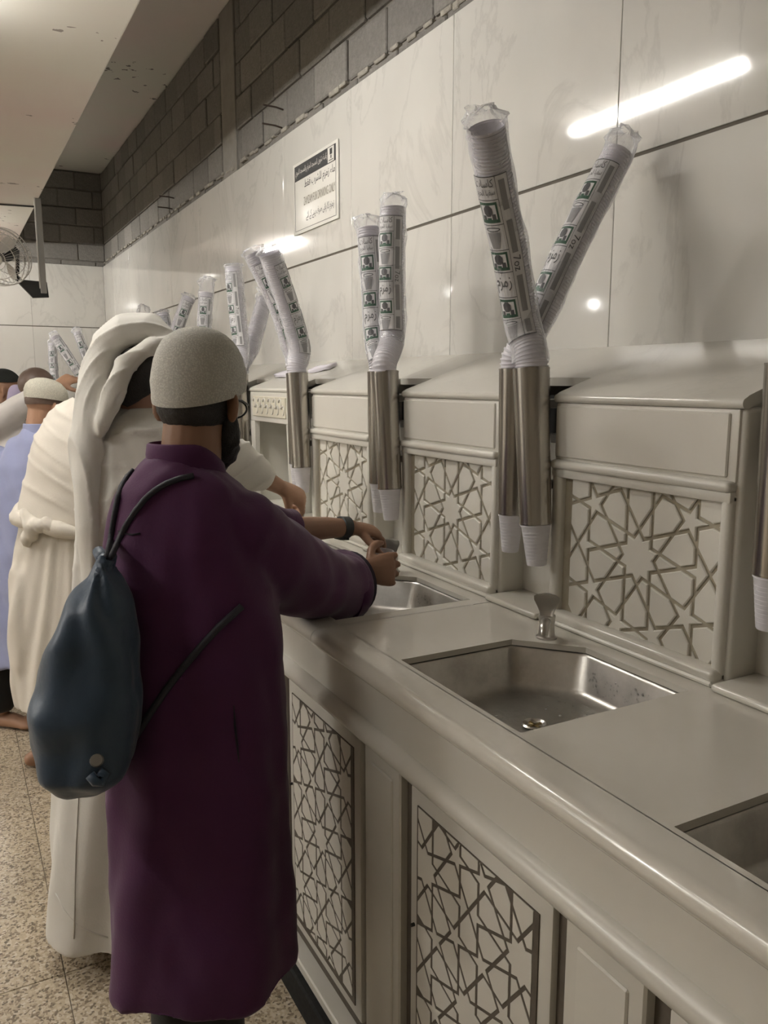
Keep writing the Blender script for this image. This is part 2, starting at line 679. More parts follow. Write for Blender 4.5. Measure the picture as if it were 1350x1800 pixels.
def tile_mesh(key, w, h, t, mat):
    if key not in tcache:
        o = MB().box(-t, 0, -w / 2, w / 2, -h / 2, h / 2, 0.0015, 1).build('tile_mesh', mat)
        tcache[key] = o.data
        bpy.data.objects.remove(o, do_unlink=True)
    return tcache[key]


for z0, z1 in rows:
    for k in range(len(ty) - 1):
        a, b_ = ty[k] + 0.001, min(ty[k + 1], YB) - 0.001
        if b_ - a < 0.05:
            continue
        key = (round(z0, 3), round(b_ - a, 3))
        o = link('marble_tile', tile_mesh(key, b_ - a, z1 - z0, XB - XW, M['wall_marble']), wr,
                 (XB, (a + b_) / 2, (z0 + z1) / 2))
# joints show dark behind the tiles
MB().box(XW + 0.004, XB, HY0, YB, 1.0, ZT - 0.004).build('joint_fill', M['joint'], wr)
# rough mortar strip over the cladding and the block courses
rb = random.Random(3)
BL, BH = 0.388, 0.20
zc0 = ZT + 0.055
bcache = {}


def block(parent, axis, pos, a0, a1, z0, z1, proud):
    """one concrete block on a wall; axis 1 = wall runs along y, axis 0 = along x"""
    key = (axis, round(a1 - a0, 2), round(z1 - z0, 2))
    if key not in bcache:
        bm = bmesh.new()
        bmesh.ops.create_cube(bm, size=1.0)
        L, h = a1 - a0, z1 - z0
        for v in bm.verts:
            q = (v.co.x * 0.06, v.co.y * L, v.co.z * h) if axis == 1 else (v.co.x * L, v.co.y * 0.06, v.co.z * h)
            v.co = Vector(q)
        bmesh.ops.bevel(bm, geom=bm.edges[:], offset=0.006, segments=1, affect='EDGES')
        mbb = MB().bm(bm)
        o = mbb.build('block_mesh', M['cmu'])
        bcache[key] = o.data
        bpy.data.objects.remove(o, do_unlink=True)
    c = (pos + 0.03 - proud, (a0 + a1) / 2, (z0 + z1) / 2) if axis == 1 else ((a0 + a1) / 2, pos + 0.03 - proud, (z0 + z1) / 2)
    o = link('block', bcache[key], parent, c)
    return o


COL0, COL1 = 5.36, 5.68
for r in range(5):
    z0, z1 = zc0 + r * BH + 0.008, zc0 + (r + 1) * BH - 0.006
    if r == 4:
        z1 = ZC - 0.012
    y = 1.0 + (r % 2) * BL / 2
    while y < YB - 0.05:
        a0, a1 = y + 0.006, min(y + BL - 0.006, YB)
        y += BL
        for s0, s1 in ((a0, min(a1, COL0)), (max(a0, COL1 + 0.02), a1)):
            if s1 - s0 > 0.08:
                L = round((s1 - s0) / 0.04) * 0.04 if s1 - s0 < 0.36 else s1 - s0
                block(wr, 1, XB, s0, s0 + min(L, s1 - s0), z0, z1, rb.uniform(0, 0.010))
# thin strip of block below the first course
y = 1.1
while y < YB:
    L = BL * (1 if rb.random() < 0.8 else 0.5)
    if not (COL0 - 0.2 < y < COL1):
        block(wr, 1, XB, y + 0.006, min(y + L - 0.006, YB), ZT + 0.002, zc0 - 0.004, rb.uniform(-0.004, 0.006))
    y += L
cm = MB().box(XB - 0.008, XB + 0.1, COL0 + 0.02, COL1 - 0.012, ZT + 0.002, ZC, 0.004, 1)
cm.build('concrete_pier', M['concrete'], wr)
# smeared mortar on the bed joint: uneven little ridges
mo = MB()
y = 1.2
while y < YB:
    L = rb.uniform(0.03, 0.13)
    z = zc0 + rb.uniform(-0.008, 0.006)
    mo.box(XB - rb.uniform(0.008, 0.016), XB + 0.02, y, y + L, z - rb.uniform(0.006, 0.018), z + rb.uniform(0.004, 0.014), 0.004, 1)
    y += L * rb.uniform(0.9, 2.4)
o = mo.build('mortar_smear', M['mortar_light'], wr)
o['kind'] = 'stuff'
for (px, py) in ((498, 194), (496, 226), (306, 349), (303, 368)):
    p = on(px, py, 0, XB)
    MB().tube([p + (0.02, 0, 0), p + (-0.05, -0.02, 0.004), p + (-0.13, -0.03, 0.002)], 0.005, 6).build('rebar_end', M['rust'], wr)

# back wall -------------------------------------------------------
XL = -1.6     # the back wall stops here, the hall goes on behind it
wb = struct(MB().box(XL, XB + 0.1, YB + 0.042, YB + 0.3, 0, ZC), 'wall_back', M['mortar'])
MB().box(XL, XW, YB + 0.004, YB + 0.03, 0, ZT - 0.004).build('joint_fill', M['joint'], wb)
bx = [0.95 + TW * k for k in range(-3, 2)]
for z0, z1 in [(0.0, 0.70), (0.704, 1.0), (1.004, 1.70), (1.704, ZJ - 0.005), (ZJ + 0.005, ZT)]:
    for k in range(len(bx) - 1):
        a, b_ = max(bx[k], XL) + 0.001, min(bx[k + 1], XW) - 0.001
        if b_ - a < 0.05:
            continue
        o = MB().box(a, b_, YB, YB + 0.03, z0, z1, 0.0015, 1).build('marble_tile', M['wall_marble'], wb, loc=((a + b_) / 2, YB, (z0 + z1) / 2))
for r in range(-1, 5):
    z0, z1 = zc0 + r * BH + 0.008, zc0 + (r + 1) * BH - 0.006
    if r == -1:
        z0, z1 = ZT + 0.002, zc0 - 0.004
    if r == 4:
        z1 = ZC - 0.012
    x = XL + (r % 2) * BL / 2
    while x < XB - 0.05:
        a0, a1 = x + 0.006, min(x + BL - 0.006, XB)
        if a1 - a0 > 0.06:
            block(wb, 0, YB + 0.03, a0, a1, z0, z1, rb.uniform(0, 0.010))
        x += BL
# the rest of the hall
struct(MB().box(HX0 - 0.2, HX0, HY0, HY1, 0, ZC), 'wall_left', M['plain_wall'])
struct(MB().box(HX0, XL, HY1, HY1 + 0.2, 0, ZC), 'wall_far', M['plain_wall'])
struct(MB().box(HX0, XB, HY0 - 0.2, HY0, 0, ZC), 'wall_near', M['plain_wall'])

# long beam under the ceiling ------------------------------------
XS0, XS1 = -0.9, 0.84
bmn = struct(MB().box(XS0, XS1, HY0, 8.24, ZS, ZC, 0.01, 2), 'ceiling_beam', M['soffit'])
MB().box(XS0, XS1, 8.26, YB + 0.03, ZS - 0.004, ZC, 0.01, 2).build('beam_end', M['soffit'], bmn)

# ---------------------------------------------------------------- lamps


def tube_lamp(y0, y1, x, z, label):
    t = root('fluorescent_lamp', (x, (y0 + y1) / 2, z), label, 'lamp', 'fluorescent lamps under the beam')
    MB().box(x - 0.05, x + 0.05, y0 - 0.02, y1 + 0.02, z + 0.03, ZS, 0.008, 1).build('housing', M['lamp_white'], t)
    MB().tube([(x, y0, z), (x, y1, z)], 0.02, 16).build('light_tube', M['tube_light'], t, 30)
    for yy in (y0 - 0.012, y1 + 0.012):
        MB().box(x - 0.022, x + 0.022, yy - 0.012, yy + 0.012, z - 0.022, z + 0.04, 0.004, 1).build('lamp_holder', M['lamp_white'], t)


tube_lamp(2.87, 4.11, 0.0, 3.295, 'fluorescent tube lamp under the beam, above the white robed man')
tube_lamp(8.5, 9.7, 0.0, 3.295, 'fluorescent tube lamp under the beam by the back wall')


def fill_pendant(x, y0, y1):
    z = 3.30
    t = root('fill_pendant', (x, (y0 + y1) / 2, z), 'added fill lamp, a tube hung out of view left of the beam', 'lamp')
    MB().box(x - 0.05, x + 0.05, y0 - 0.02, y1 + 0.02, z + 0.03, z + 0.07, 0.008, 1).build('housing', M['lamp_white'], t)
    MB().tube([(x, y0, z), (x, y1, z)], 0.013, 16).build('light_tube', M['tube_light'], t, 30)
    for yy in (y0 + 0.1, y1 - 0.1):
        MB().tube([(x, yy, z + 0.06), (x, yy, ZC)], 0.006, 8).build('hanger', M['lamp_white'], t)


fill_pendant(-1.9, 1.5, 2.74)  # added lamp, out of view, for more overhead light on floor and robes


def hall_or_fill_lamp(x, y, s=0.30):
    t = root('hall_or_fill_lamp', (x, y, 3.32), 'round lamp out of view in the hall, small if reflected in the wall, large if added fill', 'lamp', 'round lamps of the hall')
    MB().lathe([(0.03, 3.32), (0.20 * s / 0.3, 3.34), (0.24 * s / 0.3, 3.40), (0.3 * s, 3.45)], (x, y, 0), 20).build('diffuser', M['hall_light'], t, 40)
    MB().tube([(x, y, 3.44), (x, y, ZC)], 0.015, 8).build('stem', M['lamp_white'], t)


for x, y, s in ((-4.9, 5.0, 0.3), (-4.9, 12.9, 0.05), (-4.9, 17.6, 0.05), (-8.7, 8.0, 0.3), (-8.7, 13.4, 0.05)):  # the two large lamps are added fill, placed clear of the wall reflections
    hall_or_fill_lamp(x, y, s)

#@@ARCH_END
# ---------------------------------------------------------------- counter
ZO = 0.18
ZK = 0.97 + ZO            # worktop surface
PER = 0.796               # spacing of sinks, boxes and cup tubes
YK0, YK1 = 0.0, 9.6       # counter run
BX0, BX1 = 0.872, 1.304   # sink opening
KS = range(-1, 10)


def sink_poly(k, g=0.0):
    """sink opening with its cut corner by the tap, counter-clockwise from above"""
    y0, y1 = 1.10 + PER * k, 1.542 + PER * k
    p = [(BX0, y0), (BX1, y0), (BX1, y1 - 0.135), (BX1 - 0.118, y1), (BX0, y1)]
    return inset(np.array(p), -g) if g else np.array(p)


wt = root('worktop', (1.1, 1.5, ZK), 'long white marble worktop with rounded front edge and a row of sinks', 'worktop')
prof = [(0.86, ZK)]
for a in np.linspace(90, 270, 13):
    prof.append((0.802 + 0.024 * math.cos(math.radians(a)), ZK - 0.024 + 0.024 * math.sin(math.radians(a))))
prof.append((0.86, ZK - 0.048))
seams = [YK0, 1.847, 1.847 + 3 * PER, 1.847 + 6 * PER, YK1]
XR = 1.42
for s0, s1 in zip(seams[:-1], seams[1:]):
    a, b_ = s0 + 0.0012, s1 - 0.0012
    mb = MB()
    ks = [k for k in range(-2, 11) if s0 + 0.2 < 1.32 + PER * k < s1 - 0.2]
    cuts = [a] + [(1.32 + PER * k + 1.32 + PER * (k + 1)) / 2 for k in ks[:-1]] + [b_]
    for k, a_, c_ in zip(ks, cuts[:-1], cuts[1:]):
        P = sink_poly(k)
        y0, ye = P[0][1], P[4][1]
        V = [(BX0, a_), (XR, a_), (XR, c_), (BX0, c_), *[tuple(q) for q in P], (0.858, a_), (0.858, c_), (0.858, y0), (0.858, ye)]
        top = [(9, 0, 4, 11), (11, 4, 8, 12), (12, 8, 3, 10), (0, 1, 5, 4), (1, 2, 6, 5), (6, 2, 7), (2, 3, 8, 7)]
        v3 = [(x, y, ZK) for x, y in V]
        n = len(v3)
        v3 += [(x, y, ZK - 0.014) for x, y in P]
        side = [(4 + i, 4 + (i + 1) % 5, n + (i + 1) % 5, n + i) for i in range(5)]
        mb.add(v3, top + side)
    rs = [np.array([(x, y, z) for x, z in prof]) for y in (a, b_)]
    mb.rings(rs, True, closed=False)
    mb.build('worktop_slab', M['counter_marble'], wt, 35)

# base of the counter ------------------------------------------------
cb = root('counter_base', (1.0, 1.5, 0), 'marble counter base with star patterned doors and dark granite plinth', 'counter')
XA = 0.80
MB().box(XA + 0.03, 1.5, YK0, YK1, 0.10, 0.72).build('carcass', M['inlay_dark'], cb)
MB().box(XA, 0.86, YK0, YK1, 0.80 + ZO, ZK - 0.048, 0.003, 1).build('apron', M['apron_marble'], cb, 30)
pm = []
for a in np.linspace(80, 280, 11):
    pm.append((XA + 0.002 + 0.027 * math.cos(math.radians(a)), 0.80 + ZO + 0.027 * math.sin(math.radians(a))))
pm = [(0.86, 0.80 + ZO + 0.027)] + pm + [(0.86, 0.80 + ZO - 0.027)]
MB().rings([np.array([(x, y, z) for x, z in pm]) for y in (YK0, YK1)], True).build('rounded_moulding', M['apron_marble'], cb, 35)
MB().box(0.755, 1.0, YK0, YK1, 0.0, 0.095, 0.006, 1).build('plinth', M['granite'], cb)
MB().box(0.775, 1.0, YK0, YK1, 0.095, 0.125, 0.004, 1).build('plinth_ledge', M['apron_marble'], cb)

# ten-fold star pattern ------------------------------------------------
PHI3 = (1 + 5 ** 0.5) / 2
PHI3 = PHI3 ** 3


def split(poly, n, c):
    """split a convex polygon by the line n.p = c"""
    s = poly @ n - c
    out = []
    for sg in (1, -1):
        q = []
        for i in range(len(poly)):
            a, b_ = poly[i], poly[(i + 1) % len(poly)]
            sa, sb = s[i] * sg, s[(i + 1) % len(poly)] * sg
            if sa >= -1e-9:
                q.append(a)
            if (sa > 1e-9 and sb < -1e-9) or (sa < -1e-9 and sb > 1e-9):
                q.append(a + (b_ - a) * (sa / (sa - sb)))
        out.append(np.array(q) if len(q) >= 3 and abs(area(q)) > 1e-8 else None)
    return out


def star_pattern(hw, hh, d0, gap, small):
    """pieces of the pattern inside a panel of half size hw x hh centred on a ten-pointed star"""
    rp = d0 * 5 ** -0.5
    RS = 3.2360680 * (d0 + rp)
    L = 2 * math.cos(math.radians(18)) * RS
    b0 = d0 * PHI3
    v1 = np.array([math.cos(math.radians(54)), math.sin(math.radians(54))]) * L
    v2 = np.array([-v1[0], v1[1]])
    lat = [v1 * i + v2 * j for i in range(-4, 5) for j in range(-4, 5)]
    lat = [c for c in lat if abs(c[0]) < hw + L * 0.8 and abs(c[1]) < hh + L * 0.8]
    nb = [v1, v2, -v1, -v2, v1 - v2, v2 - v1, v1 + v2, -v1 - v2]
    nrm = [np.array([math.cos(k * math.pi / 5), math.sin(k * math.pi / 5)]) for k in range(10)]
    cell = np.array([[-L, -L], [L, -L], [L, L], [-L, L]], float)
    for w in nb:
        r = split(cell, w / np.linalg.norm(w), np.linalg.norm(w) / 2)
        if r[1] is not None:
            cell = r[1]
    ps = [cell]
    for k in range(5):
        for off in (d0, -d0, b0, -b0):
            nx = []
            for p in ps:
                nx += [q for q in split(p, nrm[k], off) if q is not None]
            ps = nx
    ps = [p if area(p) > 0 else p[::-1] for p in ps]
    grid, pts = {}, []

    def vid(q):
        i, j = int(round(q[0] / (d0 * 0.02))), int(round(q[1] / (d0 * 0.02)))
        for di in (-1, 0, 1):
            for dj in (-1, 0, 1):
                t = grid.get((i + di, j + dj))
                if t is not None:
                    return t
        grid[(i, j)] = len(pts)
        pts.append(np.array(q))
        return len(pts) - 1

    def rubbed_out(m):
        """is this stretch of line (midpoint m, cell coordinates) left out of the pattern?"""
        if np.linalg.norm(m) < 1.23 * d0:
            return True
        for k in range(10):
            if np.linalg.norm(m - nrm[k] * RS) < 1.22 * rp:
                if k in (0, 5):
                    for q in (nrm[(k + 1) % 10], nrm[(k - 1) % 10]):
                        if abs(m @ q - b0) < 0.02 * d0:
                            return False
                return True
        if abs(m[0]) > 4.5 * d0 and abs(m[1]) < 1.3 * d0:
            for k in range(10):
                if abs(m @ nrm[k] - d0) < 0.02 * d0:
                    return True
        for w in nb:
            if abs(m @ w / np.linalg.norm(w) - np.linalg.norm(w) / 2) < 0.01 * d0:
                return True
        return False

    loops, edge = [], {}
    for c in lat:
        for p in ps:
            ids = [vid(q) for q in p + c]
            ids = [ids[i] for i in range(len(ids)) if ids[i] != ids[i - 1]]
            if len(ids) < 3:
                continue
            loops.append((ids, c))
            for i in range(len(ids)):
                edge[(ids[i], ids[(i + 1) % len(ids)])] = len(loops) - 1
    par = list(range(len(loops)))

    def find(a):
        while par[a] != a:
            a = par[a]
        return a
    dead = set()
    for (a, b_), i in edge.items():
        j = edge.get((b_, a))
        if j is not None and rubbed_out((pts[a] + pts[b_]) / 2 - loops[i][1]):
            dead.add((a, b_))
            dead.add((b_, a))
            par[find(i)] = find(j)
    groups = {}
    for i in range(len(loops)):
        groups.setdefault(find(i), []).append(i)
    pieces = []
    for g in groups.values():
        nxt = {}
        for i in g:
            ids = loops[i][0]
            for j in range(len(ids)):
                e = (ids[j], ids[(j + 1) % len(ids)])
                if e not in dead:
                    nxt[e[0]] = e[1]
        while nxt:
            st, cur, loop = next(iter(nxt)), None, []
            cur = st
            while cur in nxt:
                loop.append(cur)
                cur = nxt.pop(cur)
                if cur == st:
                    break
            if len(loop) < 3:
                continue
            lp = [pts[i] for i in loop]
            q = []
            for j in range(len(lp)):
                a, b_, c = lp[j - 1], lp[j], lp[(j + 1) % len(lp)]
                if abs((b_ - a)[0] * (c - b_)[1] - (b_ - a)[1] * (c - b_)[0]) > 2e-2 * np.linalg.norm(b_ - a) * np.linalg.norm(c - b_):
                    q.append(b_)
            if len(q) >= 3 and area(q) > 0:
                pieces.append(np.array(q))
    out = []
    for p in pieces:
        for n, c in (((1, 0), hw), ((-1, 0), hw), ((0, 1), hh), ((0, -1), hh)):
            n = np.array(n, float)
            q = []
            for i in range(len(p)):
                a, b_ = p[i], p[(i + 1) % len(p)]
                sa, sb = c - a @ n, c - b_ @ n
                if sa >= 0:
                    q.append(a)
                if sa * sb < 0:
                    q.append(a + (b_ - a) * sa / (sa - sb))
            p = np.array(q)
            if len(p) < 3:
                break
        if len(p) < 3 or area(p) < small:
            continue
        q = [p[i] for i in range(len(p)) if np.linalg.norm(p[i] - p[i - 1]) > 1e-4]
        if len(q) < 3:
            continue
        p = inset(np.array(q), gap / 2)
        if area(p) > small:
            out.append(p)
    return out


box_pieces = star_pattern(0.236, 0.195, 0.039, 0.0088, 0.00004)
door_pieces = star_pattern(0.193, 0.345, 0.0309, 0.0074, 0.00003)
EU, EV, EN = (0, -1, 0), (0, 0, 1), (-1, 0, 0)
piece_meshes = {}


def lay_pieces(pieces, key, parent, x, yc, zc, h, bev, mat, name):
    """every piece of the pattern is an object of its own; alike panels share the meshes"""
    if key not in piece_meshes:
        ms = []
        for p in pieces:
            g = p.mean(0)
            o = MB().extr(p - g, (0, 0, 0), EU, EV, EN, h, bev).build(name, mat)
            ms.append((o.data, g))
            bpy.data.objects.remove(o, do_unlink=True)
        piece_meshes[key] = ms
    for me, g in piece_meshes[key]:
        link(name, me, parent, (x, yc - g[0], zc + g[1]))


# doors and pilasters of the counter base
DP = 0.7025
DZ0, DZ1 = -0.010 + ZO, 0.758 + ZO
for k in range(-1, 5):
    yc = 1.1505 + DP * k
    y0, y1 = yc - 0.2305, yc + 0.2305
    d = MB().box(XA + 0.006, XA + 0.03, y0, y1, DZ0, DZ1, 0.006, 2).build('cabinet_door', M['apron_marble'], cb, 30)
    pn = MB().box(XA + 0.0035, XA + 0.012, yc - 0.199, yc + 0.199, DZ0 + 0.032, DZ1 - 0.034).build('dark_backing', M['inlay_dark'], d)
    if k <= 2:
        lay_pieces(door_pieces, 'door', d, XA + 0.0036, yc + 0.004, 0.391 + ZO - 0.01, 0.0014, 0.0004, M['piece_marble'], 'star_piece')
    MB().lathe([(0.004, XA - 0.002), (0.004, XA + 0.01)], (0, y1 - 0.018, 0.62), 10, axis=0).build('keyhole', M['dark_metal'], d)
    # pilaster towards the next door
    p0, p1 = y1 + 0.037, y1 + 0.037 + 0.168
    mb = MB()
    mb.box(XA, XA + 0.05, p0, p1, 0.125, 0.80 + ZO - 0.02, 0.004, 1)
    pil = mb.build('pilaster', M['apron_marble'], cb, 30)
    MB().box(XA - 0.004, XA + 0.02, p0 + 0.03, p1 - 0.03, 0.20, 0.735 + ZO, 0.003, 1).build('raised_field', M['apron_marble'], pil, 30)
MB().box(XA + 0.02, XA + 0.04, YK0, YK1, 0.125, 0.80 + ZO - 0.01).build('door_recess', M['inlay_dark'], cb)

# sinks and taps ---------------------------------------------------------
ORD = ['beside the near end of the counter', 'in front of the clean dry star panel', 'under the purple robed man', "under the white robed man's hand"]
sink_label = {-1: 'stainless steel sink nearest the open end of the marble counter', 0: 'wet stainless steel sink with brass drain, nobody standing at it',
              1: 'stainless steel sink under the hands of the man in purple', 2: 'stainless steel sink under the hand of the white robed man'}
tap_label = {0: 'chrome push tap at the free wet sink', 1: 'chrome push tap pressed by the man in purple', 2: 'chrome push tap pressed by the white robed man'}
for k in range(-1, 5):
    P = sink_poly(k)
    t = root('sink', (1.09, 1.32 + PER * k, 0.80 + ZO), sink_label.get(k, 'stainless steel sink set into the counter, hidden behind the men'), 'sink', 'sinks along the counter')
    rim = inset(P, -0.012)
    lip = inset(P, -0.004)
    r0 = inset(P, 0.004)
    r1 = inset(P, 0.014)
    r2 = inset(P, 0.026)
    r3 = inset(P, 0.05)
    zz = 0.855 + ZO

    def soft(poly, r, n=4):
        out = []
        m = len(poly)
        for i in range(m):
            a, b_, c = poly[i - 1], poly[i], poly[(i + 1) % m]
            u, v = (a - b_) / np.linalg.norm(a - b_), (c - b_) / np.linalg.norm(c - b_)
            for s in np.linspace(0, 1, n):
                out.append((1 - s) ** 2 * (b_ + u * r) + 2 * s * (1 - s) * b_ + s * s * (b_ + v * r))
        return np.array(out)
    lev = [(rim, ZK - 0.0141, 0.02), (lip, ZK - 0.0141, 0.02), (r0, ZK - 0.022, 0.02), (r1, zz + 0.016, 0.025), (r2, zz + 0.004, 0.03), (r3, zz, 0.03)]
    rs = [np.column_stack([soft(p, rr), np.full(len(p) * 4, z)]) for p, z, rr in lev]
    mb = MB().rings(rs, False)
    mb.build('bowl', M['basin_steel'], t, 50)
    c = np.array([1.088, 1.325 + PER * k])
    q = soft(r3, 0.03)
    fan = np.concatenate([np.column_stack([q, np.full(len(q), zz)]),
                          np.column_stack([c + (q - c) * 0.25, np.full(len(q), zz - 0.006)]), ])
    n = len(q)
    MB().add(fan, [(i, (i + 1) % n, n + (i + 1) % n, n + i) for i in range(n)] + [tuple(range(n, 2 * n))]).build('bowl_floor', M['basin_floor'], t, 50)
    dr = MB().lathe([(0.026, zz - 0.004), (0.030, zz - 0.001), (0.026, zz + 0.002), (0.020, zz - 0.002), (0.018, zz - 0.006)], (c[0], c[1], 0), 20).build('drain_ring', M['chrome'], t, 40)
    MB().box(c[0] - 0.017, c[0] + 0.017, c[1] - 0.003, c[1] + 0.003, zz - 0.005, zz - 0.001).box(c[0] - 0.003, c[0] + 0.003, c[1] - 0.017, c[1] + 0.017, zz - 0.005, zz - 0.001).build('drain_cross', M['brass'], dr)
    if k in (-1, 0, 1):
        # water drops on the walls and floor of the bowl
        rd = random.Random(20 + k)
        mb = MB()
        for i in range(150):
            if i < 85:
                yy = rd.uniform(1.12, 1.39) + PER * k
                z = rd.uniform(zz + 0.02, ZK - 0.045)
                x = BX1 - 0.0045 - (ZK - 0.022 - z) * 0.112
                nx = (-1, 0, 0.1)
            else:
                x, yy = rd.uniform(0.95, 1.26), rd.uniform(1.16, 1.42) + PER * k
                z = zz
                nx = (0, 0, 1)
            r = rd.uniform(0.0015, 0.004)
            bm = bmesh.new()
            bmesh.ops.create_icosphere(bm, subdivisions=1, radius=r)
            for v in bm.verts:
                v.co = Vector((v.co.x * (0.5 if nx[0] else 1) + x, v.co.y + yy, v.co.z * (1 if nx[0] else 0.5) + z))
            mb.bm(bm)
        o = mb.build('water_drops', M['water'], t, True)
        o['kind'] = 'stuff'
    # tap on the cut corner, facing the sink
    tx, ty_ = 1.27, 1.512 + PER * k
    tp = root('push_tap', (tx, ty_, ZK), tap_label.get(k, 'chrome push tap on the counter, hidden behind the men'), 'tap', 'push taps along the counter')
    MB().lathe([(0.026, ZK), (0.026, ZK + 0.004), (0.021, ZK + 0.006), (0.0185, ZK + 0.03), (0.021, ZK + 0.052), (0.021, ZK + 0.058), (0.012, ZK + 0.062)], (tx, ty_, 0), 20).build('tap_body', M['chrome'], tp, 40)
    fw = np.array([-0.72, -0.69, 0.0])                # towards the sink
    rt = np.array([0.69, -0.72, 0.0])
    b0 = np.array([tx, ty_, ZK + 0.05])
    # spout
    MB().tube([b0 + fw * 0.005 + (0, 0, -0.006), b0 + fw * 0.045 + (0, 0, -0.004), b0 + fw * 0.062 + (0, 0, -0.010), b0 + fw * 0.066 + (0, 0, -0.024)], [0.013, 0.0125, 0.012, 0.011], 14).build('spout', M['chrome'], tp, 50)
    # spoon shaped lever: a thick fan that widens upwards and leans back
    pts = []
    for s, wd in ((0.0, 0.016), (0.2, 0.018), (0.45, 0.024), (0.7, 0.031), (0.88, 0.031), (0.97, 0.024), (1.0, 0.012)):
        pts.append((s, wd))
    rs = []
    for s, wd in pts:
        cc = b0 + np.array([0, 0, 0.006 + 0.062 * s]) + fw * (0.012 - 0.016 * s + 0.02 * s * s)
        ring = []
        for a in np.arange(12) * math.pi / 6:
            cup = 0.010 * (math.cos(a) ** 2)
            ring.append(cc + rt * (wd * math.cos(a)) + fw * (0.0045 * math.sin(a) + cup * s))
        rs.append(np.array(ring))
    MB().rings(rs, True).build('tap_lever', M['chrome'], tp, 60)

# sill behind the worktop in the gaps, and the raised boxes ---------------
bl = {0: 'marble pedestal box with carved star panel beside the free sink', 1: 'marble pedestal box with carved star panel behind the hands of the man in purple',
      2: 'marble pedestal box with carved star panel, narrow in view, between two steel tube pairs', 3: 'open marble niche with carved frieze beyond the star panel boxes'}


def gap_unit(k):
    """recess between two boxes"""
    y0, y1 = 1.639 + PER * k, 1.871 + PER * k
    t = root('tube_recess', (1.45, (y0 + y1) / 2, ZK), 'marble recess with raised sill behind the ' + {-1: 'steel tube beyond the end of the free sink', 0: 'two steel tubes of the tall cup stacks', 1: 'two steel tubes of the upright cup stacks', 2: 'steel tubes of the cup stacks leaning away'}.get(k, 'steel tubes hidden behind the men'), 'recess', 'recesses between the pedestal boxes')
    MB().box(1.335, 1.50, y0, y1, ZK + 0.0002, ZK + 0.018, 0.008, 3).build('sill', M['counter_marble'], t, 35)
    MB().box(1.475, 1.52, y0, y1, ZK, 1.43 + ZO).build('back_panel', M['box_marble'], t)
    MB().box(1.51, XW, y0, y1, 1.43 + ZO, 1.56 + ZO).build('shade_block', M['dark_metal'], t)  # dark block paints the shade of the open gap below the cover
    MB().box(1.475, 1.515, y0, y1, 1.43 + ZO, 1.455 + ZO, 0.003, 1).build('rail', M['grey_metal'], t)
    # sloping cover behind the tubes
    zf, zb = 1.6085 + ZO, 1.567 + 0.345 * (XW - 1.38) + ZO
    mb = MB()
    mb.add([(1.50, y0, zf), (1.50, y1, zf), (XW, y1, zb), (XW, y0, zb), (1.50, y0, zf - 0.022), (1.50, y1, zf - 0.022), (XW, y1, zb - 0.022), (XW, y0, zb - 0.022)],
           [(0, 1, 2, 3), (7, 6, 5, 4), (0, 4, 5, 1), (1, 5, 6, 2), (2, 6, 7, 3), (3, 7, 4, 0)])
    mb.build('sloping_cover', M['slab_marble'], t)


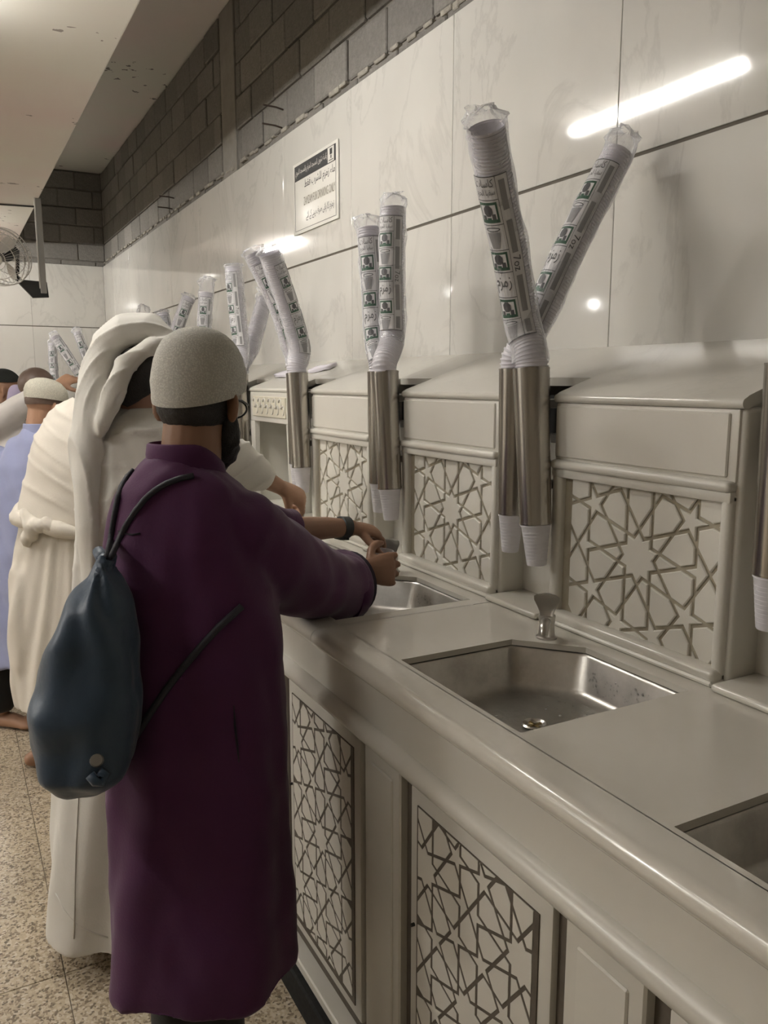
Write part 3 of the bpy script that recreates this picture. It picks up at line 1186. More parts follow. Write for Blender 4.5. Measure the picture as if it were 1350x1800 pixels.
def pedestal(k):
    y0, y1 = 1.087 + PER * k, 1.639 + PER * k
    yc = (y0 + y1) / 2
    xf = 1.38
    niche = (k == 3)
    t = root('niche_unit' if niche else 'pedestal_box', (1.55, yc, ZK), bl.get(k, 'marble pedestal box in the row behind the men'), 'niche' if niche else 'pedestal box', None if niche else 'star panel boxes along the wall')
    zt = 1.545 + ZO
    zp0, zp1 = 0.998 + ZO, 1.388 + ZO
    # sloping top slab with rounded nose
    zf, zb = 1.567 + ZO, 1.567 + 0.345 * (XW - xf) + ZO
    th = 0.022
    nose = [(XW, zb), (xf + 0.014, zf + 0.005)]
    for a in np.linspace(100, 260, 7):
        nose.append((xf + 0.007 + 0.011 * math.cos(math.radians(a)), zf - 0.011 + 0.011 * math.sin(math.radians(a))))
    nose += [(xf + 0.014, zf - th), (XW, zb - th)]
    yl = y0 - 0.012
    yr = y1
    rs = [np.array([(x, y, z) for x, z in nose]) for y in (yl, yr)]
    MB().rings(rs, True).build('top_slab', M['slab_marble'], t, 30)
    if niche:
        MB().box(xf, xf + 0.03, y0, y1, 1.40 + ZO, zt, 0.003, 1).build('frieze_board', M['box_marble'], t)
        fr = MB().box(xf - 0.006, xf + 0.004, y0 + 0.05, y1 - 0.05, 1.425 + ZO, zt - 0.02, 0.003, 1).build('frieze_panel', M['frieze'], t)
        # carved leaf scroll on the frieze
        mb = MB()
        for i in range(12):
            a = yc - 0.2 + i * 0.036
            z = 1.475 + ZO
            pts = [(xf - 0.007, a + 0.016 * math.cos(q), z + (0.018 if i % 2 else -0.012) + 0.022 * math.sin(q)) for q in np.linspace(0.3, 5.2, 9)]
            mb.tube(pts, [0.005 - 0.0004 * j for j in range(9)], 6)
        mb.build('leaf_scroll', M['box_marble'], t, True)
        for ya in (y0, y1 - 0.05):
            # tapering legs
            MB().tube([(xf + 0.022, ya + 0.025, ZK), (xf + 0.022, ya + 0.025, 1.2 + ZO), (xf + 0.022, ya + 0.025, 1.40 + ZO)], [0.020, 0.026, 0.032], 8).build('leg', M['box_marble'], t, 30)
        MB().box(1.60, 1.62, y0, y1, ZK + 0.0005, 1.56 + ZO).build('niche_back', M['niche_marble'], t)
        for ya in (y0, y1 - 0.012):
            MB().box(xf + 0.03, 1.60, ya, ya + 0.012, ZK + 0.0005, 1.56 + ZO).build('niche_side', M['niche_marble'], t)
        MB().box(xf - 0.05, 1.60, y0, y1, ZK + 0.0005, ZK + 0.008).build('niche_floor', M['niche_marble'], t)
        return
    # body
    mb = MB()
    side = [(xf + 0.035, ZK), (XW, ZK), (XW, zb - th), (xf + 0.035, zf + 0.345 * 0.035 - th)]
    mb.rings([np.array([(x, y, z) for x, z in side]) for y in (y0 - 0.001, y1 - 0.001)], True)
    mb.build('body', M['box_marble'], t)
    # upper plain panel with a fine step
    MB().box(xf + 0.006, xf + 0.05, y0, y1, zp1 + 0.008, zt, 0.004, 2).build('upper_board', M['box_marble'], t, 30)
    MB().box(xf + 0.001, xf + 0.02, y0 + 0.02, y1 - 0.003, zp1 + 0.018, zt - 0.008, 0.003, 1).build('upper_field', M['box_marble'], t, 30)
    # frame: rounded rails and stiles
    fr = MB()
    fr.box(xf - 0.014, xf + 0.05, y0, y1, zp1 - 0.012, zp1 + 0.012, 0.010, 3)
    fr.box(xf - 0.006, xf + 0.05, y0, y1, zp1 - 0.034, zp1 - 0.008, 0.006, 2)
    fr.build('top_rail', M['box_marble'], t, 35)
    for a, b_ in ((y0, y0 + 0.026), (y1 - 0.034, y1)):
        MB().box(xf - 0.005, xf + 0.06, a, b_, ZK, zp1 - 0.01, 0.011, 3).build('stile', M['box_marble'], t, 35)
    MB().box(xf - 0.022, xf + 0.05, y0, y1, ZK, zp0 + 0.006, 0.013, 3).build('bottom_rail', M['counter_marble'], t, 35)
    # near side face: broad rounded post
    MB().box(xf + 0.012, 1.50, y0 - 0.012, y0 + 0.02, ZK, zt + 0.004, 0.012, 3).build('side_post', M['box_marble'], t, 35)
    MB().box(xf - 0.03, 1.5, y0 - 0.002, y1, ZK, ZK + 0.012, 0.004, 1).build('base_strip', M['counter_marble'], t, 35)
    if k <= 4:
        pan = MB().box(xf + 0.016, xf + 0.04, y0 + 0.02, y1 - 0.03, zp0, zp1).build('star_panel', M['groove'], t)
        lay_pieces(box_pieces, 'box', pan, xf + 0.0165, 1.3425 + PER * k, 1.193 + ZO, 0.0065, 0.0022, M['piece_marble'], 'star_piece')


for k in range(-1, 10):
    gap_unit(k)
    if k >= 0:
        pedestal(k)
# ---------------------------------------------------------------- lettering
AR = {'ا': 'FE8D FE8E', 'ب': 'FE8F FE90 FE91 FE92', 'ة': 'FE93 FE94', 'ت': 'FE95 FE96 FE97 FE98', 'ج': 'FE9D FE9E FE9F FEA0', 'ح': 'FEA1 FEA2 FEA3 FEA4',
      'د': 'FEA9 FEAA', 'ر': 'FEAD FEAE', 'ز': 'FEAF FEB0', 'س': 'FEB1 FEB2 FEB3 FEB4', 'ش': 'FEB5 FEB6 FEB7 FEB8', 'ص': 'FEB9 FEBA FEBB FEBC',
      'ط': 'FEC1 FEC2 FEC3 FEC4', 'ف': 'FED1 FED2 FED3 FED4', 'ق': 'FED5 FED6 FED7 FED8', 'ك': 'FED9 FEDA FEDB FEDC', 'ل': 'FEDD FEDE FEDF FEE0',
      'م': 'FEE1 FEE2 FEE3 FEE4', 'ن': 'FEE5 FEE6 FEE7 FEE8', 'و': 'FEED FEEE', 'ي': 'FEF1 FEF2 FEF3 FEF4', 'ئ': 'FE89 FE8A FE8B FE8C', 'ء': 'FE80',
      'ؤ': 'FE85 FE86', 'پ': 'FB56 FB57 FB58 FB59', 'ک': 'FB8E FB8F FB90 FB91', 'ی': 'FBFC FBFD FBFE FBFF', 'ے': 'FBAE FBAF'}


def shape_arabic(s):
    out = []
    for i, ch in enumerate(s):
        if ch not in AR:
            out.append(ch)
            continue
        f = AR[ch].split()
        pv = i > 0 and s[i - 1] in AR and len(AR[s[i - 1]].split()) == 4
        nx = i + 1 < len(s) and s[i + 1] in AR and len(f) == 4 and s[i + 1] != 'ء'
        idx = (3 if nx else 1) if pv else (2 if nx else 0)
        idx = min(idx, len(f) - 1)
        out.append(chr(int(f[idx], 16)))
    return ''.join(reversed(out))


_tc = {}


def text2d(s, arabic=False):
    """flat lettering as 2-D vertices and faces, height scaled to the line's own box (0..1)"""
    if s in _tc:
        return _tc[s]
    cu = bpy.data.curves.new('lettering', 'FONT')
    cu.body = shape_arabic(s) if arabic else s
    cu.resolution_u = 2
    ob = bpy.data.objects.new('lettering', cu)
    COL.objects.link(ob)
    bpy.context.view_layer.update()
    me = ob.to_mesh()
    v = np.array([x.co[:2] for x in me.vertices])
    f = [tuple(p.vertices) for p in me.polygons]
    ob.to_mesh_clear()
    bpy.data.objects.remove(ob, do_unlink=True)
    lo, hi = v.min(0), v.max(0)
    v = (v - lo) / (hi - lo)
    _tc[s] = (v, f, (hi - lo)[0] / (hi - lo)[1])
    return _tc[s]


def grid2d(u0, u1, v0, v1, nu=6, nv=2):
    us, vs_ = np.linspace(u0, u1, nu + 1), np.linspace(v0, v1, nv + 1)
    V = np.array([(u, v) for v in vs_ for u in us])
    Fc = [(j * (nu + 1) + i, j * (nu + 1) + i + 1, (j + 1) * (nu + 1) + i + 1, (j + 1) * (nu + 1) + i) for j in range(nv) for i in range(nu)]
    return V, Fc


# ---------------------------------------------------------------- wall sign
sg = root('wall_sign', (XW, 4.04, 2.57 + ZO), 'white enamel notice on the marble wall with black band and Arabic, English and Urdu lines', 'sign')
SY0, SY1, SZ0, SZ1 = 3.752, 4.33, 2.388 + ZO, 2.757 + ZO
MB().box(XW - 0.010, XW - 0.001, SY0, SY1, SZ0, SZ1, 0.004, 2).build('plate', M['sign_white'], sg, 30)
sw, sh = SY1 - SY0, SZ1 - SZ0


def sgn(V, lift=0.0012):
    V = np.asarray(V)
    return np.column_stack([np.full(len(V), XW - 0.010 - lift), SY1 - V[:, 0] * sw, SZ0 + V[:, 1] * sh])


def flat(name, mat, items, lift):
    mb = MB()
    for V, Fc in items:
        mb.add(sgn(V, lift), Fc)
    return mb.build(name, mat, sg)


def place(s, u0, u1, v0, v1, arabic=False):
    V, Fc, _ = text2d(s, arabic)
    return V * np.array([u1 - u0, v1 - v0]) + np.array([u0, v0]), Fc


flat('band', M['sign_dark'], [grid2d(0.045, 0.965, 0.745, 0.955, 1, 1)], 0.0006)
flat('border', M['sign_dark'], [grid2d(0.045, 0.965, 0.045, 0.052, 1, 1), grid2d(0.045, 0.053, 0.045, 0.75, 1, 1), grid2d(0.957, 0.965, 0.045, 0.75, 1, 1)], 0.0006)
flat('emblem_field', M['sign_white'], [grid2d(0.80, 0.93, 0.755, 0.945, 1, 1)], 0.0011)
flat('emblem', M['sign_dark'], [grid2d(0.845, 0.895, 0.85, 0.925, 1, 1), grid2d(0.825, 0.915, 0.775, 0.785, 1, 1), grid2d(0.86, 0.88, 0.80, 0.84, 1, 1)], 0.0016)
flat('band_lettering', M['sign_white'], [place('رئاسة شؤون المسجد الحرام والمسجد النبوي', 0.07, 0.79, 0.79, 0.91, True)], 0.0011)
flat('lettering', M['ink'], [place('ماء زمزم للشرب فقط', 0.28, 0.945, 0.555, 0.715, True), place('زمزم کا پانی صرف پینے کے لئے', 0.31, 0.92, 0.13, 0.27, True)], 0.0011)
flat('english_lettering', M['ink_tan'], [place('ZAMZAM FOR DRINKING ONLY', 0.26, 0.95, 0.365, 0.48)], 0.0011)

# ---------------------------------------------------------------- cup dispensers


def cup_tube(k, side, label):
    dy = PER * k - (0.035 if k == -1 else 0.0)
    if side == 'near':
        a, b_ = np.array([1.335, 1.684 + dy, 1.631 + ZO]), np.array([1.335, 1.648 + dy, 1.233 + ZO])
        r0, r1 = 0.0475, 0.0415
    else:
        a, b_ = np.array([1.385, 1.815 + dy, 1.632 + ZO]), np.array([1.385, 1.818 + dy, 1.232 + ZO])
        r0, r1 = 0.0455, 0.0385
    t = root('cup_dispenser', b_, label, 'dispenser', 'steel cup dispenser tubes')
    # thin walled tube, open at both ends
    pts = [b_ + (a - b_) * s for s in (0, 1)]
    mb = MB()
    mb.tube([b_, b_ + (a - b_) * 0.02, a], [r1 * 1.02, r1, r0], 32, False)
    mb.tube([b_, a], [r1 * 0.96, r0 * 0.96], 32, False)
    mb.build('tube', M['steel'], t, True)
    ax = (a - b_) / np.linalg.norm(a - b_)
    for q, r in ((a, r0), (b_, r1)):
        ring = MB()
        th = np.linspace(0, 2 * math.pi, 33)[:-1]
        e1 = np.cross(ax, (1, 0, 0)); e1 /= np.linalg.norm(e1)
        e2 = np.cross(ax, e1)
        pr = []
        for rr, h in ((r * 0.955, -0.003), (r * 0.955, 0.001), (r * 1.012, 0.001), (r * 1.012, -0.003)):
            pr.append(q + ax * h + np.outer(np.cos(th), e1) * rr + np.outer(np.sin(th), e2) * rr)
        ring.rings(pr + [pr[0]], False)
        ring.build('rim', M['steel'], t, 40)
    m = (a + b_) / 2
    for h in (-0.10, 0.11):
        q = m + ax * h
        MB().box(q[0] + r0 * 0.9, 1.476, q[1] - 0.016, q[1] + 0.016, q[2] - 0.012, q[2] + 0.012, 0.002, 1).build('bracket', M['grey_metal'], t)
    # the lowest cup hangs out of the tube
    d = b_ - ax * 0.004
    cp = root('paper_cup', d - ax * 0.105, 'white cup hanging from the ' + label.replace(' steel cup tube', ' tube'), 'cup', 'cups at the tube mouths')
    r = r1 * 0.93
    prof = [(r * 0.60, -0.106), (r * 0.62, -0.108), (r * 0.66, -0.106), (r * 0.96, -0.006), (r * 1.02, -0.004), (r * 1.02, 0.0), (r * 0.95, 0.0), (r * 0.94, -0.006), (r * 0.62, -0.1)]
    e1 = np.cross(ax, (1, 0, 0)); e1 /= np.linalg.norm(e1)
    e2 = np.cross(ax, e1)
    th = np.linspace(0, 2 * math.pi, 29)[:-1]
    rs = [d + ax * h + np.outer(np.cos(th), e1) * q + np.outer(np.sin(th), e2) * q for q, h in prof]
    MB().rings(rs, True).build('cup_wall', M['cup'], cp, 45)
    # fine ribs round the cup
    rb_ = MB()
    for i in range(9):
        h = -0.02 - i * 0.009
        q = r * (0.96 + (h + 0.006) / 0.1 * 0.30) + 0.0006
        rs = [d + ax * (h + dh) + np.outer(np.cos(th), e1) * (q + dr) + np.outer(np.sin(th), e2) * (q + dr) for dh, dr in ((0.0015, -0.001), (0.0, 0.0), (-0.0015, -0.001))]
        rb_.rings(rs, False)
    rb_.build('ribs', M['cup'], cp, True)
    return a, ax, r0


# ---------------------------------------------------------------- stacks of cups in plastic sleeves
class Stack:
    def __init__(self, pts, r):
        pts = np.array(pts, float)
        # smooth path through the points (Catmull-Rom), resampled by length
        P = np.vstack([2 * pts[0] - pts[1], pts, 2 * pts[-1] - pts[-2]])
        q = []
        for i in range(1, len(P) - 2):
            for t in np.linspace(0, 1, 24, endpoint=False):
                a, b_, c, d = P[i - 1], P[i], P[i + 1], P[i + 2]
                q.append(0.5 * (2 * b_ + (c - a) * t + (2 * a - 5 * b_ + 4 * c - d) * t * t + (3 * b_ - a - 3 * c + d) * t ** 3))
        q.append(pts[-1])
        self.q = np.array(q)
        self.s = np.concatenate([[0], np.cumsum(np.linalg.norm(np.diff(self.q, axis=0), axis=1))])
        self.len = self.s[-1]
        self.r = r

    def frame(self, s):
        s_ = np.clip(s, 0, self.len)
        p = np.array([np.interp(s_, self.s, self.q[:, i]) for i in range(3)])
        e = 0.01
        p0 = np.array([np.interp(max(s_ - e, 0), self.s, self.q[:, i]) for i in range(3)])
        p1 = np.array([np.interp(min(s_ + e, self.len), self.s, self.q[:, i]) for i in range(3)])
        t = (p1 - p0) / np.linalg.norm(p1 - p0)
        if s > self.len:
            p = p + t * (s - self.len)
        a = C0 - p
        a = a - t * np.dot(a, t)
        a /= np.linalg.norm(a)
        b_ = np.cross(t, a)
        return p, t, a, b_

    def ring(self, s, r, n, jit=None):
        p, t, a, b_ = self.frame(s)
        th = np.arange(n) * 2 * math.pi / n
        rr = np.full(n, r) if jit is None else r + jit
        return p + np.outer(np.cos(th) * rr, a) + np.outer(np.sin(th) * rr, b_)

    def wrap(self, V, r):
        """V: (angle in radians to the right of the viewer's side, distance along the stack)"""
        out = []
        cache = {}
        for u, s in V:
            k = round(s, 5)
            if k not in cache:
                cache[k] = self.frame(s)
            p, t, a, b_ = cache[k]
            out.append(p + (a * math.cos(u) + b_ * math.sin(u)) * r)
        return np.array(out)


def cup_stack(pts, r, label, seed, lab=None, bag=(0.1, 1.0), open_top=True, crown=0.05, ink_dark=True):
    st = Stack(pts, r)
    rd = np.random.RandomState(seed)
    t = root('cup_stack', st.q[0], label, 'cup stack', 'stacks of nested cups')
    sp, n = 0.0085, 22
    rs = []
    k = 0
    s = -0.05
    while s < st.len - 0.002:
        rs += [st.ring(s, r * 0.915, n), st.ring(s + sp * 0.50, r * 0.93, n), st.ring(s + sp * 0.75, r, n), st.ring(s + sp * 0.98, r, n)]
        s += sp
    mb = MB()
    e = st.len
    rs += [st.ring(e, r * 1.01, n), st.ring(e + 0.003, r * 1.0, n), st.ring(e + 0.002, r * 0.94, n)]
    if open_top:
        rs += [st.ring(e - 0.03, r * 0.86, n), st.ring(e - 0.075, r * 0.70, n)]
    mb.rings(rs, True)
    mb.build('nested_cups', M['cup'], t, 40)
    if bag:
        s0, s1 = st.len * bag[0], st.len * bag[1]
        ss = np.linspace(s0, s1, 42)
        rs = []
        nz = rd.normal(0, 1, (42, 28))
        for _ in range(3):
            nz = (nz + np.roll(nz, 1, 1) + np.roll(nz, -1, 1)) / 3
            nz[1:-1] = (nz[1:-1] + nz[2:] + nz[:-2]) / 3
        nz *= 0.0022 / nz.std()
        for i, s in enumerate(ss):
            rs.append(st.ring(s, r * 1.055, 28, np.clip(nz[i], -0.001, 0.009)))
        # loose crown of film above the last cup
        if crown:
            for j, (h, f) in enumerate(((0.3, 1.10), (0.6, 1.02), (0.85, 0.72), (1.0, 0.38))):
                jit = rd.normal(0, 0.006 + 0.004 * j, 28)
                jit = (jit + np.roll(jit, 1) + np.roll(jit, -1)) / 2
                rs.append(st.ring(st.len + crown * h, r * f, 28, jit))
        MB().rings(rs, False).build('plastic_sleeve', M['film'], t, True)
    if lab:
        th0, half, v0, v1 = lab          # angle of the label's middle, half width (radians), fractions of the length (top, bottom)
        top, bot = st.len * v0, st.len * v1
        Ln = top - bot
        R1 = r * 1.085

        def m(V):                        # u 0..1 left to right, v 0..1 top to bottom
            V = np.asarray(V, float)
            return np.column_stack([th0 - half + 2 * half * V[:, 0], top - Ln * V[:, 1]])

        def put(mb, V, Fc, lift=0.0):
            mb.add(st.wrap(m(V), R1 + lift), Fc)
        white, grey, dark, green = MB(), MB(), MB(), MB()
        put(white, *grid2d(0, 1, 0, 1, 10, 30))
        lw = 0.012
        for u in (0.0, 0.66, 0.99):
            put(dark, *grid2d(u, u + lw, 0, 1, 1, 30), 0.0008)
        for v in (0.0, 0.995):
            put(dark, *grid2d(0, 1, v, v + 0.005, 10, 1), 0.0008)
        rowv = [0.0, 0.13, 0.27, 0.42, 0.55, 0.70, 0.84, 1.0]
        kinds = ['title', 'emblem', 'cup', 'emblem', 'script', 'emblem', 'cup']
        for i, kd in enumerate(kinds):
            a, b_ = rowv[i], rowv[i + 1]
            h = b_ - a
            put(dark, *grid2d(0, 0.66, a, a + 0.004, 6, 1), 0.0008)
            if kd == 'title':
                for txt, q0, q1 in (('كاسات', 0.10, 0.46), ('سقيا الحرم', 0.54, 0.94)):
                    V, Fc, _ = text2d(txt, True)
                    put(dark, np.column_stack([0.06 + V[:, 0] * 0.55, a + h * (q1 - (q1 - q0) * V[:, 1])]), Fc, 0.001)
            elif kd == 'emblem':
                put(green, *grid2d(0.06, 0.60, a + h * 0.10, a + h * 0.92, 6, 3), 0.0008)
                put(white, *grid2d(0.11, 0.55, a + h * 0.20, a + h * 0.78, 5, 2), 0.0012)
                V = np.array([(0.33 + 0.13 * math.cos(q), a + h * 0.42 - h * 0.24 * math.sin(q)) for q in np.arange(8) * math.pi / 4 + 0.39])
                V = np.vstack([V, [(0.33, a + h * 0.42)]])
                put(dark, V, [(i_, (i_ + 1) % 8, 8) for i_ in range(8)], 0.0022)
                put(dark, *grid2d(0.14, 0.24, a + h * 0.60, a + h * 0.78, 2, 1), 0.0016)
                put(dark, *grid2d(0.42, 0.52, a + h * 0.56, a + h * 0.78, 2, 1), 0.0016)
                put(green, *grid2d(0.27, 0.39, a + h * 0.70, a + h * 0.80, 2, 1), 0.0016)
            elif kd == 'cup':
                V, Fc = grid2d(-1, 1, 0.30, 0.93, 4, 3)
                put(grey, np.column_stack([0.33 + V[:, 0] * (0.20 - 0.14 * (V[:, 1] - 0.30)), a + h * V[:, 1]]), Fc, 0.001)
                V = [(0.33 + 0.22 * math.cos(q), a + h * 0.18 + h * 0.09 * math.sin(q)) for q in np.arange(16) * math.pi / 8]
                V += [(0.33 + 0.19 * math.cos(q), a + h * 0.18 + h * 0.055 * math.sin(q)) for q in np.arange(16) * math.pi / 8]
                put(dark, np.array(V), [(i_, (i_ + 1) % 16, 16 + (i_ + 1) % 16, 16 + i_) for i_ in range(16)], 0.001)
            else:
                V, Fc, _ = text2d('زمزم', True)
                put(dark, np.column_stack([0.08 + V[:, 0] * 0.50, a + h * (0.85 - 0.65 * V[:, 1])]), Fc, 0.001)
        for a, b_ in ((0.03, 0.20), (0.26, 0.45), (0.58, 0.80), (0.86, 0.98)):
            put(grey, *grid2d(0.74, 0.90, a, b_, 2, 4), 0.0008)
        V, Fc, _ = text2d('7oz')
        put(dark, np.column_stack([0.73 + V[:, 1] * 0.2, 0.47 + V[:, 0] * 0.085]), Fc, 0.001)
        white.build('label_field', M['label_white'], t)['kind'] = 'stuff'
        grey.build('label_tint', M['ink_grey'], t)['kind'] = 'stuff'
        dark.build('label_lettering', M['ink'], t)['kind'] = 'stuff'
        green.build('label_emblem', M['ink_green'], t)['kind'] = 'stuff'
    return st


slot_name = {-1: 'at the open end past the free sink', 0: 'between the free sink and purple man', 1: 'behind the hands of the purple man', 2: 'beside the carved niche', 3: 'on the far side of the carved niche'}
tops = {}
for k in range(-1, 7):
    for side in ('near', 'far'):
        if k == -1 and side == 'near':
            continue
        nm = slot_name.get(k, 'in the row behind the men')
        tops[(k, side)] = cup_tube(k, side, ('thicker' if side == 'near' else 'thinner') + ' steel cup tube ' + nm)


def S(k, side, pix, r, label, seed, **kw):
    a, ax, r0 = tops[(k, side)]
    pts = [a - ax * 0.02, a + ax * 0.03] + [W(*q) for q in pix]
    return cup_stack(pts, r, label, seed, **kw)


S(0, 'near', [(917, 560, 2.09), (896, 440, 2.01), (873, 330, 1.92), (855, 228, 1.83)], 0.0435, 'tall open stack of white cups with printed sleeve, leaning towards the sinks', 1, lab=(-0.35, 0.98, 0.86, 0.15), bag=(0.06, 1.0))
S(0, 'far', [(926, 600, 2.20), (962, 525, 2.18), (1016, 410, 2.18), (1086, 272, 2.19)], 0.042, 'stack of white cups in printed sleeve leaning hard towards the open end', 2, lab=(-0.55, 0.90, 0.93, 0.22), bag=(0.2, 1.0), open_top=False, crown=0.07)
S(1, 'near', [(690, 590, 2.84), (689, 480, 2.80), (691, 366, 2.76)], 0.0435, 'taller upright stack of white cups behind the man in purple', 3, lab=(-0.25, 1.0, 0.95, 0.32), bag=(0.24, 1.0))
S(1, 'far', [(660, 590, 2.94), (655, 500, 2.93), (648, 403, 2.91)], 0.042, 'shorter upright stack of white cups behind the man in purple', 4, lab=(0.0, 1.0, 0.94, 0.1), bag=(0.15, 1.0))
S(2, 'near', [(526, 610, 3.46), (505, 535, 3.40), (474, 446, 3.30)], 0.044, 'thick sleeve of white cups leaning away from the sign, front one of two', 5, lab=(0.8, 0.8, 0.92, 0.2), bag=(0.1, 1.0), crown=0.03)
S(2, 'far', [(513, 610, 3.60), (488, 535, 3.54), (446, 446, 3.46)], 0.043, 'thick sleeve of white cups leaning away from the sign, rear one of two', 6, lab=(0.3, 0.8, 0.92, 0.2), bag=(0.1, 1.0), crown=0.03)
S(3, 'near', [(424, 610, 4.2), (417, 545, 4.18), (410, 470, 4.14)], 0.043, 'upright sleeve of white cups beyond the carved niche', 7, lab=(-0.5, 0.8, 0.96, 0.3), bag=(0.1, 1.0), crown=0.02)
S(3, 'far', [(440, 615, 4.34), (451, 580, 4.36), (465, 528, 4.40)], 0.042, 'short sleeve of white cups crossing behind the leaning pair', 8, bag=(0.1, 1.0), open_top=False)
S(4, 'near', [(357, 600, 4.88), (360, 555, 4.86), (362, 515, 4.84)], 0.043, 'straight sleeve of white cups above the knitted white cap', 9, lab=(0.0, 0.8, 0.95, 0.2), bag=(0.1, 1.0), crown=0.10)
S(5, 'near', [(300, 620, 5.55), (312, 575, 5.55), (331, 524, 5.56)], 0.043, 'sleeve of white cups tilted towards the sign, rising between two head coverings', 10, lab=(0.3, 0.8, 0.95, 0.2), bag=(0.1, 1.0), crown=0.03)
S(5, 'far', [(299, 620, 5.66), (293, 590, 5.66), (286, 552, 5.66)], 0.043, 'short sleeve of white cups just beside the white shawl', 11, lab=(0.2, 0.8, 0.95, 0.2), bag=(0.1, 1.0), crown=0.03)
S(6, 'near', [(257, 630, 6.25), (255, 600, 6.25), (252, 562, 6.25)], 0.043, 'sleeve of white cups hidden below, its loose plastic showing over the shawl', 12, bag=(0.1, 1.0), crown=0.12)

# ---------------------------------------------------------------- second counter along the back wall
bc = root('back_counter', (0.4, 9.9, 0), 'marble counter along the back wall behind the men', 'counter')
MB().box(-1.0, 1.30, 9.75, YB - 0.002, 0.0, 1.10, 0.01, 1).build('counter_body', M['apron_marble'], bc)
MB().box(-1.02, 1.30, 9.70, YB - 0.002, 1.10, 1.15, 0.02, 3).build('counter_slab', M['counter_marble'], bc, 35)
for i, (x0, pix, sd, lb) in enumerate((
        (0.93, [(160, 690, 8.95), (128, 640, 8.85), (96, 592, 8.8)], 21, 'grey printed sleeve of cups leaning over the shaved head'),
        (1.02, [(172, 690, 9.1), (156, 640, 9.0), (136, 584, 8.95)], 22, 'grey sleeve of cups at the back wall, between the leaning one and the shawl'),
        (1.06, [(160, 680, 9.2), (172, 630, 9.2), (192, 582, 9.2)], 23, 'dark sleeve of cups at the corner of the back wall'),
        (0.80, [(100, 690, 9.2), (95, 660, 9.2), (92, 604, 9.2)], 24, 'upright sleeve of cups at the back wall over the shaved head'))):
    base = W(*pix[0])
    t = root('cup_dispenser', (base[0], base[1], 1.2), 'steel cup dispenser tube on the back counter under the ' + lb.split(' sleeve')[0] + ' sleeve' + (' in the corner' if i == 2 else ''), 'dispenser', 'dispensers on the back counter')
    MB().tube([(base[0], base[1], 1.15), base], [0.045, 0.05], 20, False).build('tube', M['steel'], t, True)
    MB().lathe([(0.06, 1.15), (0.06, 1.158), (0.046, 1.16)], (base[0], base[1], 0), 20, False).build('foot_ring', M['steel'], t, True)
    cup_stack([W(*q) for q in pix], 0.046 if i else 0.052, lb, sd, lab=(0.0, 0.9, 0.95, 0.1), bag=(0.05, 1.0), open_top=False, crown=0.06)

# folded tissues lying on the covers by the niche
for (px, py, ln, an, lb) in ((505, 661, 0.20, 0.0, 'flat lilac paper packet lying on the niche slab'), (567, 651, 0.13, 0.5, 'small lilac paper packet on the slope beside the leaning sleeves')):
    zf = 1.567 + ZO
    # point on the sloping slab
    dd = R @ np.array([px - CX, -(py - CY), -F])
    # z = zf + .345 (x-1.38)
    tt = (zf + 0.345 * (0 - 1.38) - C0[2]) / (dd[2] - 0.345 * dd[0])
    p = C0 + dd * tt + np.array([0, 0, 0.004])
    bm = bmesh.new()
    bmesh.ops.create_cube(bm, size=1.0)
    bmesh.ops.subdivide_edges(bm, edges=bm.edges[:], cuts=3, use_grid_fill=True)
    sl = math.atan(0.345)
    rot = Matrix.Rotation(-sl, 3, 'Y') @ Matrix.Rotation(an, 3, 'Z')
    rdp = random.Random(px)
    for v in bm.verts:
        q = Vector((v.co.x * 0.07, v.co.y * ln, v.co.z * 0.016 + rdp.uniform(-0.002, 0.002)))
        v.co = rot @ q + Vector(p) + Vector((0, 0, 0.008))
    o = MB().bm(bm).build('paper_packet', M['tissue'], None, True, loc=p)
    tag(o, lb, 'packet')

# ---------------------------------------------------------------- fan on its bracket
FY = 7.9
fp = root('fan_bracket', (0.83, FY, ZS), 'grey steel post hanging from the beam with a dark foot plate', 'bracket')
MB().box(0.805, 0.855, FY - 0.03, FY + 0.03, 2.36 + ZO, ZS, 0.004, 1).build('post', M['grey_metal'], fp)
MB().box(0.795, 0.806, FY - 0.034, FY - 0.022, 2.40 + ZO, ZS).build('post_flange', M['lamp_white'], fp)
MB().extr([(0.87, 2.33), (0.86, 2.46), (0.66, 2.47), (0.60, 2.55), (0.56, 2.52), (0.74, 2.32)], (0, FY + 0.03, ZO), (1, 0, 0), (0, 0, 1), (0, -1, 0), 0.05, 0.004).build('foot_plate', M['dark_metal'], fp)
fn = root('wall_fan', (0.52, FY - 0.12, 2.60 + ZO), 'round wire caged fan held out from the beam post', 'fan')
fc = np.array([0.505, FY - 0.16, 2.63 + ZO])
fa = np.array([-0.55, -0.75, -0.36]); fa /= np.linalg.norm(fa)     # direction it blows
e1 = np.cross(fa, (0, 0, 1)); e1 /= np.linalg.norm(e1)
e2 = np.cross(e1, fa)
FR = 0.235
th = np.linspace(0, 2 * math.pi, 41)
for rr, h in ((FR, 0.0), (FR * 0.97, 0.06), (FR * 0.97, -0.06), (FR * 0.7, 0.085), (FR * 0.35, 0.095), (FR * 0.7, -0.085)):
    MB().tube([fc + fa * h + (e1 * math.cos(a) + e2 * math.sin(a)) * rr for a in th], 0.0035 if rr < FR else 0.006, 6, False).build('cage_ring', M['fan_wire'], fn, True)
for i in range(40):
    a = i * 2 * math.pi / 40
    d = e1 * math.cos(a) + e2 * math.sin(a)
    mb = MB()
    for sg_ in (1, -1):
        mb.tube([fc + fa * sg_ * 0.098 + d * 0.05, fc + fa * sg_ * 0.09 + d * FR * 0.6, fc + fa * sg_ * 0.06 + d * FR * 0.95, fc + d * FR], 0.0016, 4, False)
    mb.build('cage_wire', M['fan_wire'], fn, True)
